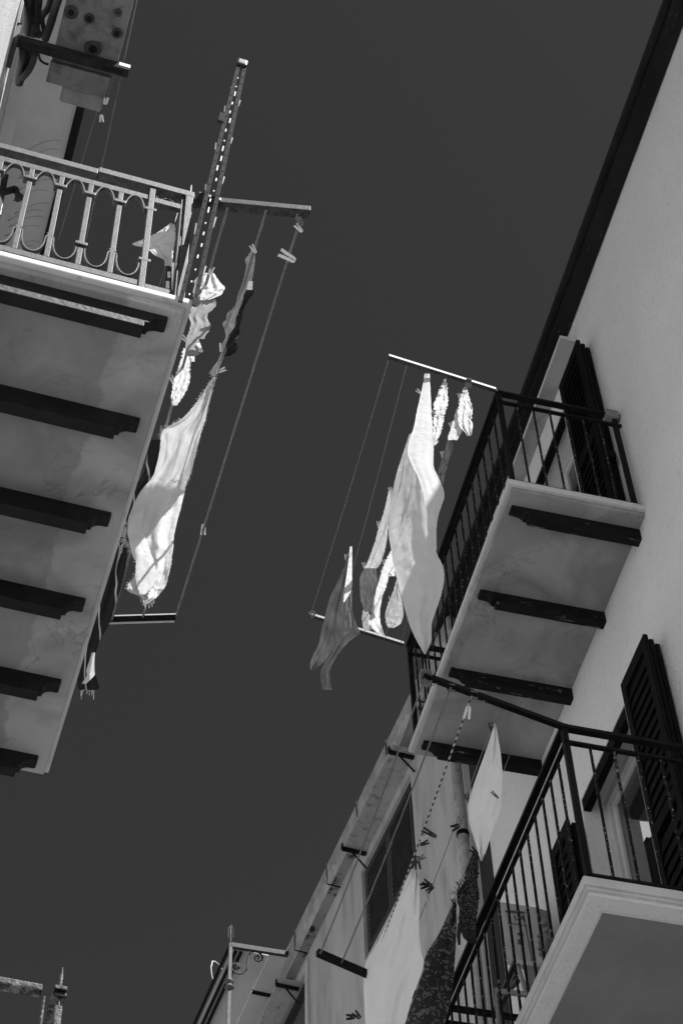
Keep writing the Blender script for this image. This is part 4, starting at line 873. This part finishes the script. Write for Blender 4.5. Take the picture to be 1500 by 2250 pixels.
finish(b, 'pale_underwear', m_linen, 'pale rounded garment tucked behind the lower left edge of the bedsheet', 'garment')
Xt = RX[1]
b = MB(); cloth(b, q4, [(1292, 336, 346), (1400, 300, 332), (1500, 262, 318), (1600, 215, 304), (1700, 186, 296), (1800, 160, 288), (1900, 140, 248), (1960, 110, 210), (2010, 90, 175), (2058, 88, 112)], onN(770, 1210, onX(Xt), (-.7, -.55, -.4)), 24, 70, (.05, 1.6, .5), .014, 3, rag=2, seed=61)
tr = finish(b, 'worn_trousers', m_denim, 'pair of worn grey trousers hanging outermost on the right-hand lines', 'trousers')
b = MB(); cloth(b, q4, [(1560, 298, 346), (1640, 296, 346), (1720, 290, 356), (1790, 280, 380), (1832, 262, 392), (1880, 245, 332), (1950, 222, 270), (2050, 158, 216), (2120, 153, 214), (2182, 166, 221)], onN(770, 1210, onX(Xt), (-.5, -.8, -.2)), 20, 60, (.045, 1.2, .9), .016, 3, rag=4, seed=62, push=-.05); b.build('leg', m_denim, tr, smooth=True)
b = MB(); cloth(b, q4, [(1296, 334, 347), (1380, 325, 347), (1460, 314, 346), (1560, 300, 343), (1640, 293, 300)], onN(770, 1210, onX(Xt), LIT), 8, 30, (.01, .8, .3), .006, 3, seed=63, push=-.10); b.build('sunlit_strip', m_cotton, tr, smooth=True)  # white layer painted as the sunlit strip of the trousers

# ---- right lower washing lines
zq = zr2 - .015
def xl(px, py): return G.wz(px, py, zq)
LL = [(xl(933, 1490), xl(703, 2096)), (xl(990, 1510), xl(750, 2116)), (xl(1036, 1527), None), (xl(1093, 1560), None), (xl(1149, 1578), None)]
fx = lambda p: Vector((p.x + .03, 7.90, zq))
rope(LL[0][0], LL[0][1], .0042, m_rope, 'outermost twisted line of the lower right balcony running to the wall arm', sag=.03)
rope(LL[1][0], LL[1][1], .0042, m_rope, 'second twisted line of the lower right balcony crossing the louvred window', sag=.03)
rope(LL[2][0], fx(LL[2][0]), .0042, m_rope_str, 'spiral striped line that carries the long white sheet', sag=.02)
rope(LL[3][0], fx(LL[3][0]), .0020, m_rope_thin, 'thin line through the triangular white cloth', sag=.02)
rope(LL[4][0], fx(LL[4][0]), .0022, m_rope_thin, 'thin line nearest the lower right balcony, with the printed cloths', sag=.02)
for (px, py, lb_, rr_) in ((935, 1492, 'loose loop knotted at the tip of the lower right arm', .035), (1040, 1530, 'frayed knot of the striped line on the lower right arm', .018), (990, 1514, 'knot with curled tails beside the frayed one on the lower right arm', .016)):
    kp = xl(px, py); b = MB()
    for k in range(4):
        c = kp + right * (.007 * k - .01) - down * .006; b.tube([c + right * rr_ * .5 * math.cos(a) - down * rr_ * 1.1 * math.sin(a) + fwd * .014 * math.cos(a * 2) for a in [i * math.pi / 6 for i in range(13)]], .0035, 5)
    b.tube([kp, kp + right * .03 + down * .03, kp + right * .05 + down * .02, kp + right * .055 + down * .04], .003, 5)
    tag(b.build('rope_knot', m_rope, smooth=True), lb_, 'knot')
Xc = LL[3][0].x
b = MB(); cloth(b, q6, [(785, 542, 549), (850, 524, 562), (950, 490, 577), (1050, 454, 584), (1120, 430, 584), (1190, 410, 580), (1240, 411, 568), (1290, 416, 548), (1380, 444, 518), (1440, 462, 498), (1482, 474, 480)], onX(Xc), 26, 60, (.05, 1.8, .6), .02, 2.6, rag=1, seed=71)
tc_ = finish(b, 'pillowcase', m_sheet2, 'triangular white pillowcase hanging in front of the lowest corbel', 'pillowcase')
b = MB(); cloth(b, q6, [(975, 540, 548), (1020, 560, 584), (1060, 540, 584), (1110, 502, 583), (1135, 530, 582), (1175, 560, 580)], onX(Xc), 10, 18, (.02, 1, .3), .008, 2.4, seed=72, push=-.06); fl = b.build('folded_flap', m_sheet2, tc_, smooth=True)
bx_ = onX(Xc)
def peg_dir(p0, p1, base): return base(*p0), base(*p1)
Xa = LL[2][0].x + .01
b = MB(); cloth(b, q7, [(828, 1162, 1192), (900, 1126, 1198), (1000, 1082, 1202), (1100, 1040, 1202), (1180, 1002, 1204), (1250, 962, 1212), (1310, 930, 1223), (1400, 920, 1196), (1500, 922, 1160), (1615, 928, 1130), (1760, 940, 1085)], onX(Xa), 34, 80, (.09, 2.2, .35), .02, 2.4, rag=1, seed=73)
finish(b, 'white_sheet', m_sheet2, 'long plain white sheet hanging in front of the louvred window', 'bedsheet')
Xp = LL[4][0].x
b = MB(); cloth(b, q8, [(655, 336, 350), (700, 318, 352), (760, 288, 353), (830, 252, 350), (920, 196, 345), (1000, 182, 340), (1060, 160, 335), (1150, 130, 322), (1269, 86, 292), (1380, 40, 260)], onX(Xp), 30, 70, (.04, 1.6, .4), .014, 2.4, rag=2, seed=74)
finish(b, 'printed_cloth', m_swirl, 'dark cloth printed with pale curling commas beside the lower railing', 'cloth', uvs=380)
b = MB(); cloth(b, q8, [(392, 438, 456), (440, 420, 464), (500, 396, 462), (560, 384, 458), (600, 356, 466), (640, 352, 466), (690, 366, 460), (750, 360, 452), (790, 372, 452), (840, 398, 448)], onD(1035, 1930, onX(Xp), .2), 24, 60, (.03, 2.0, 1.2), .025, 3.4, rag=8, seed=75)
sf = finish(b, 'patterned_scarf', m_scarf, 'bunched dark patterned scarf with knotted tails above the printed cloth', 'scarf', uvs=200)
b = MB(); sfb = onD(1035, 1930, onX(Xp), .2)
for pts in (((370, 760), (362, 820), (366, 868)), ((400, 800), (410, 845), (430, 862), (445, 840)), ((380, 780), (395, 830), (420, 850)), ((440, 800), (432, 850), (446, 862), (452, 830))):
    b.tube([sfb(*q8(*p)) for p in pts], [.013, .010, .006][:len(pts)] + [.006] * max(0, len(pts) - 3), 6)
for k in range(30):
    x, y = rnd.uniform(360, 425), rnd.uniform(560, 620); a = sfb(*q8(x, y)); e = sfb(*q8(x - rnd.uniform(2, 22), y - rnd.uniform(8, 34))); b.tube([a, e], .0016, 3)
b.build('tassels', m_dark_cloth, sf, kind='stuff', smooth=True)

# =================================================================== CLOTHES PEGS
def peg_proto():
    me = []
    b = MB(); b.hexa([Vector(v) for v in ((0, -.005, -.004), (.034, -.005, -.0045), (.034, .005, -.0045), (0, .005, -.004), (0, -.005, .0), (.034, -.005, .002), (.034, .005, .002), (0, .005, .0))])
    return b
def prong_mesh(s):
    V = [(-.037, .0012), (-.030, .0004), (-.022, .003), (-.016, .0008), (-.005, .0016), (.004, .0022), (.037, .0060), (.037, .0145), (.004, .0125), (-.016, .0110), (-.030, .0095), (-.037, .0065)]
    b = MB(); b.prism(lambda p, y: Vector((p[0], y, p[1] * s)), V, -.0085, .0085); return b
PM = {}
def peg(p0, p1, base, m_, label, roll=0.0, sc=.88, opened=1.0):
    """p0: jaw end, p1: handle end, in picture pixels; base gives depth"""
    A = base(*p0); c_ = base((p0[0] + p1[0]) / 2, (p0[1] + p1[1]) / 2); d0 = (A - CP).length
    A = CP + ray(*p0) * (c_ - CP).length; B = CP + ray(*p1) * (c_ - CP).length
    ax_ = (B - A); l = ax_.length; ax_.normalize(); side = ax_.cross(fwd).normalized(); nrm = ax_.cross(side).normalized()
    Rm = Matrix((ax_, nrm, ax_.cross(nrm))).transposed() @ Matrix.Rotation(roll, 3, 'X')
    o = thing('clothes_peg', tuple((A + B) / 2), label, 'clothes peg', 'clothes pegs on the washing lines'); o.rotation_euler = Rm.to_euler(); k = max(.7, min(1.35, l / .075)) * sc; o.scale = (k, k * 1.25, k * 1.25 * opened)
    for s in (1, -1):
        key = (s, m_.name)
        if key not in PM:
            ob = prong_mesh(s); me = bpy.data.meshes.new('prong'); me.from_pydata(ob.v, [], ob.f); me.update(); bm = bmesh.new(); bm.from_mesh(me); bmesh.ops.recalc_face_normals(bm, faces=bm.faces); bm.to_mesh(me); bm.free(); me.materials.append(m_); PM[key] = me
        c = bpy.data.objects.new('prong', PM[key]); col.objects.link(c); c.parent = o
    if 'sp' not in PM:
        b = MB(); b.tube([Vector((-.001, -.0065, 0)), Vector((-.001, .0065, 0))], .0042, 8); b.tube([Vector((-.001, -.0062, .004)), Vector((-.008, -.0062, .011))], .001, 4); b.tube([Vector((-.001, .0062, -.004)), Vector((-.008, .0062, -.011))], .001, 4)
        me = bpy.data.meshes.new('spring'); me.from_pydata(b.v, [], b.f); me.update(); me.materials.append(m_alu); PM['sp'] = me
    c = bpy.data.objects.new('spring', PM['sp']); col.objects.link(c); c.parent = o
    return o
lz = lambda x, y: L.wz(x, y, 10.02)
Wp, Kp, Gp = m_white_pl, m_black_pl, m_grey_pl
peg(q9(1345, 490), q9(1270, 405), lz, Wp, 'white peg right under the knot at the tip of the left arm')
peg(q9(1290, 775), q9(1105, 670), lz, Wp, 'white peg standing straight out from the outermost left line')
peg(q3(1118, 250), q3(1115, 318), lz, Wp, 'lone white peg half way down the outermost left line')
peg(q9(895, 690), q9(842, 608), lz, Wp, 'white peg at the top of the long twisted garment')
peg(q9(515, 1845), q9(603, 1806), lz, Wp, 'white peg where the ragged towel meets the twisted garment')
peg(q9(440, 900), q9(476, 822), lz, Wp, 'white peg holding the topmost bunched white garment')
peg(q9(240, 1560), q9(170, 1488), lz, Wp, 'white peg poking out from behind the marble edge by the grey sock')
peg(q9(100, 1960), q9(66, 1875), lz, Wp, 'white peg left of the crinkled white top')
peg(q9(556, 1640), q9(560, 1568), lz, Wp, 'white peg on the lower part of the long twisted garment')
peg(q2(885, 1150), q2(897, 1085), lz, Gp, 'grey patterned peg at the upper left corner of the ragged towel')
peg(q2(872, 1190), q2(838, 1218), lz, Wp, 'white peg between the ragged towel and the dark shawl')
lz2 = lambda x, y: L.wz(x, y, 12.9)
peg(qa(1085, 1065), qa(1092, 1012), lz2, Wp, 'upper of two small pegs on the thin line below the air conditioner', opened=1.6)
peg(qa(1046, 1190), qa(1048, 1250), lz2, Wp, 'lower of two small pegs on the thin line below the air conditioner', opened=1.3)
for i, (a, c, X, m_, lb_) in enumerate((
    ((768, 345), (755, 335), RX[2], Wp, 'tiny white peg near the top left edge of the bedsheet'),
    ((590, 968), (577, 930), RX[2], Wp, 'white peg holding the lower end of the bedsheet to its line'),
    ((514, 1182), (508, 1138), RX[2], Wp, 'white peg half way down the narrow pale shirt'),
    ((426, 1432), (417, 1396), RX[2], Wp, 'white peg between the narrow pale shirt and the grey undershirt'),
    ((550, 1412), (542, 1380), RX[3], Wp, 'white peg on the small pale cloth left of the bedsheet'),
    ((966, 565), (952, 532), RX[4], Wp, 'white peg on the left edge of the crumpled blouse'),
    ((908, 745), (900, 712), RX[4], Wp, 'white peg on the dark garment below the blouse'),
    ((1015, 385), (1008, 358), RX[4], Wp, 'white peg at the top of the crumpled blouse'),
    ((312, 1382), (310, 1348), RX[1], Wp, 'white peg on the left edge of the worn trousers'),
    ((860, 480), (846, 455), RX[3], Wp, 'white peg on the frilly white top'),
    ((590, 1640), (582, 1608), RX[4], Wp, 'white peg on the pale rounded garment behind the bedsheet'))):
    peg(q4(*a), q4(*c), onX(X), m_, lb_, sc=.9)
pc = onX(LL[2][0].x); pd = onX(Xc); pe = onX(Xp)
peg(qc(700, 700), qc(672, 850), pc, Wp, 'large pale peg clipped high on the spiral striped line', opened=1.2)
peg(qc(935, 960), qc(925, 892), pd, Kp, 'dark peg at the top of the triangular pillowcase')
peg(qc(712, 1728), qc(668, 1600), pd, Kp, 'black peg at the left corner of the triangular pillowcase', opened=.8)
o_ = peg(qc(990, 1645), qc(948, 1603), onX(Xc - .05), Kp, 'black peg pinched into the fold of the triangular pillowcase', opened=.6)
peg(q6(372, 1300), q6(374, 1250), pd, Gp, 'grey peg standing up on the thin line left of the downpipe')
peg(q6(366, 1300), q6(326, 1318), pd, Kp, 'dark peg leaning left beside the grey one near the downpipe', opened=1.5)
peg(q6(255, 1362), q6(174, 1316), pc, Kp, 'black peg lying across the striped line, topmost of its cluster', opened=.7)
peg(q6(212, 1352), q6(170, 1380), pc, Wp, 'pale peg tucked under the topmost black peg of the striped line')
peg(q6(164, 1402), q6(214, 1380), pc, Kp, 'small black peg just below the pale tucked one')
peg(q6(150, 1480), q6(190, 1455), pc, Gp, 'grey peg at the top corner of the long white sheet')
peg(q6(150, 1450), q6(157, 1530), pc, Kp, 'dark peg hanging down over the top of the long white sheet')
peg(q6(232, 1612), q6(178, 1578), pd, Kp, 'black peg on top of the cluster right of the long white sheet')
peg(q6(215, 1600), q6(165, 1612), pd, Kp, 'black peg pointing left in the cluster right of the long white sheet', opened=1.4)
peg(q6(236, 1610), q6(200, 1640), pd, Kp, 'black peg pointing down in the cluster right of the long white sheet')
peg(q6(206, 1640), q6(208, 1692), pd, Wp, 'pale peg hanging under the cluster of black pegs')
peg(q8(352, 600), q8(318, 603), pe, Wp, 'pale peg sticking out left of the patterned scarf', opened=1.3)
peg(q8(455, 405), q8(425, 380), pe, Kp, 'dark peg at the top of the patterned scarf', opened=1.3)
peg(q8(345, 668), q8(335, 640), pe, Kp, 'dark peg at the top of the printed cloth')
peg(q7(905, 1590), q7(868, 1550), onX(LL[1][0].x), Kp, 'black peg at the bottom edge of the picture, its handle up', opened=1.4)
peg(q7(880, 1580), q7(828, 1580), onX(LL[1][0].x), Kp, 'black peg at the bottom edge of the picture, lying flat', opened=1.4)

# =================================================================== THINGS ON THE LOWER RIGHT BALCONY
zf0 = 7.503
bxo = thing('cardboard_box', (3.34, 7.55, zf0 + .42), 'tall printed cardboard carton leaning on the wall behind the lower railing', 'box')
def face(X): return lambda p: G.wx(*qd(*p), X)
f1 = face(3.36)
P = [f1(p) for p in ((630, 350), (965, 400), (1040, 960), (700, 940))]
b = MB(); off = Vector((.10, .02, 0)); b.hexa([p for p in P] + [p + off for p in P]); b.build('carton', m_card, bxo, bev=.004)
fl_ = lambda p: G.wx(*qd(*p), 3.352)
def flat(b, pts, th=.0015): P = [fl_(p) for p in pts]; b.hexa(P + [p + Vector((th, 0, 0)) for p in P])
b = MB(); flat(b, ((675, 450), (850, 470), (930, 920), (800, 905))); b.build('printed_panel', m_grey_pl, bxo)
b = MB()
for pts in (((700, 545), (880, 572), (881, 580), (701, 553)), ((795, 640), (850, 648), (852, 672), (798, 664)), ((800, 700), (850, 708), (858, 760), (806, 750)), ((680, 430), (860, 440), (862, 460), (683, 448))): 
    P = [G.wx(*qd(*p), 3.349) for p in pts]; b.hexa(P + [p + Vector((.001, 0, 0)) for p in P])
b.build('print', m_dark, bxo)
b = MB(); X = 3.347      # the letters L A on the carton
for seg in (((768, 480), (775, 515)), ((775, 515), (795, 520)), ((815, 525), (838, 480)), ((838, 480), (858, 532)), ((822, 510), (850, 515))):
    a, c = G.wx(*qd(*seg[0]), X), G.wx(*qd(*seg[1]), X); b.bar(a, c, .004, .006)
b.build('lettering', m_black_pl, bxo)
# stacked garden chair with a fan pattern back, folded table frame, hanging gloves
def chair(name, label, x0, y0, m_):
    t = thing(name, (x0, y0, zf0), label, 'chair')
    for dx in (-.2, .2):
        for dy in (-.2, .2):
            b = MB(); b.tube([Vector((x0 + dx, y0 + dy, zf0)), Vector((x0 + dx * .85, y0 + dy * .85, zf0 + .43))], .018, 8); b.build('leg', m_, t)
    b = MB(); b.box(Frame((x0, y0), 0), -.21, .21, -.21, .21, zf0 + .43, zf0 + .455); b.build('seat', m_, t, bev=.01)
    for dy in (-.2, .2):
        b = MB(); b.tube([Vector((x0 + .19, y0 + dy, zf0 + .44)), Vector((x0 + .23, y0 + dy * 1.02, zf0 + .8)), Vector((x0 + .25, y0 + dy * .7, zf0 + .92)), Vector((x0 + .25, y0, zf0 + .96))], .017, 8); b.build('back_frame', m_, t, smooth=True)
        b = MB(); b.tube([Vector((x0 - .18, y0 + dy, zf0 + .44)), Vector((x0 - .2, y0 + dy * 1.15, zf0 + .64)), Vector((x0 + .2, y0 + dy * 1.1, zf0 + .66))], .017, 8); b.build('armrest', m_, t, smooth=True)
    for k in range(9):
        s = (k - 4) / 4; b = MB(); b.tube([Vector((x0 + .2, y0 + s * .12, zf0 + .46)), Vector((x0 + .225, y0 + s * .16, zf0 + .7)), Vector((x0 + .25, y0 + s * .15, zf0 + .95 - .06 * s * s))], .006, 5); b.build('back_slat', m_, t)
    return t
m_chair = mat('chair_plastic', .42, .36, scale=4, rough=.5)
chair('garden_chair', 'pale plastic garden chair with slatted back at the far end of the lower balcony', 3.02, 7.62, m_chair)
tb = thing('folding_table', (3.1, 7.0, zf0), 'folded table with pale top and dark metal frame leaning behind the lower railing', 'table')
f3 = lambda p: G.wx(*qd(*p), 3.08)
for a, c in (((780, 905), (590, 1380)), ((800, 1010), (640, 1330)), ((700, 1190), (800, 1090))):
    b = MB(); b.bar(f3(a), f3(c), .025, .025); b.build('frame', m_black_pl, tb)
b = MB(); P = [f3(p) for p in ((830, 920), (1060, 960), (1130, 1330), (930, 1290))]; b.hexa(P + [p + Vector((.03, 0, 0)) for p in P]); b.build('table_top', m_card, tb, bev=.004)
b = MB(); b.bar(f3((825, 915)) - Vector((.02, 0, 0)), f3((1060, 955)) - Vector((.02, 0, 0)), .02, .02); b.bar(f3((825, 915)) - Vector((.02, 0, 0)), f3((935, 1290)) - Vector((.02, 0, 0)), .02, .02); b.build('rim', m_chair, tb)
gl = onD(*qd(1040, 720), onX(3.3), 0)
b = MB()
for (x, y, x2, y2, r) in ((980, 680, 1030, 660, .017), (990, 740, 1050, 700, .017), (990, 800, 1050, 760, .017), (1000, 850, 1060, 830, .016), (1040, 640, 1100, 600, .02), (1060, 700, 1120, 680, .02), (1060, 780, 1110, 740, .02), (1050, 640, 1080, 860, .022), (1100, 610, 1120, 760, .018), (1020, 560, 1080, 545, .022)):
    b.tube([gl(*qd(x, y)), gl(*qd((x + x2) / 2, (y + y2) / 2 - 6)), gl(*qd(x2, y2))], [r * .8, r, r * .75], 8)
tag(b.build('work_gloves', m_grey_pl, smooth=True), 'bundle of padded grey work gloves beside the cardboard carton', 'gloves')
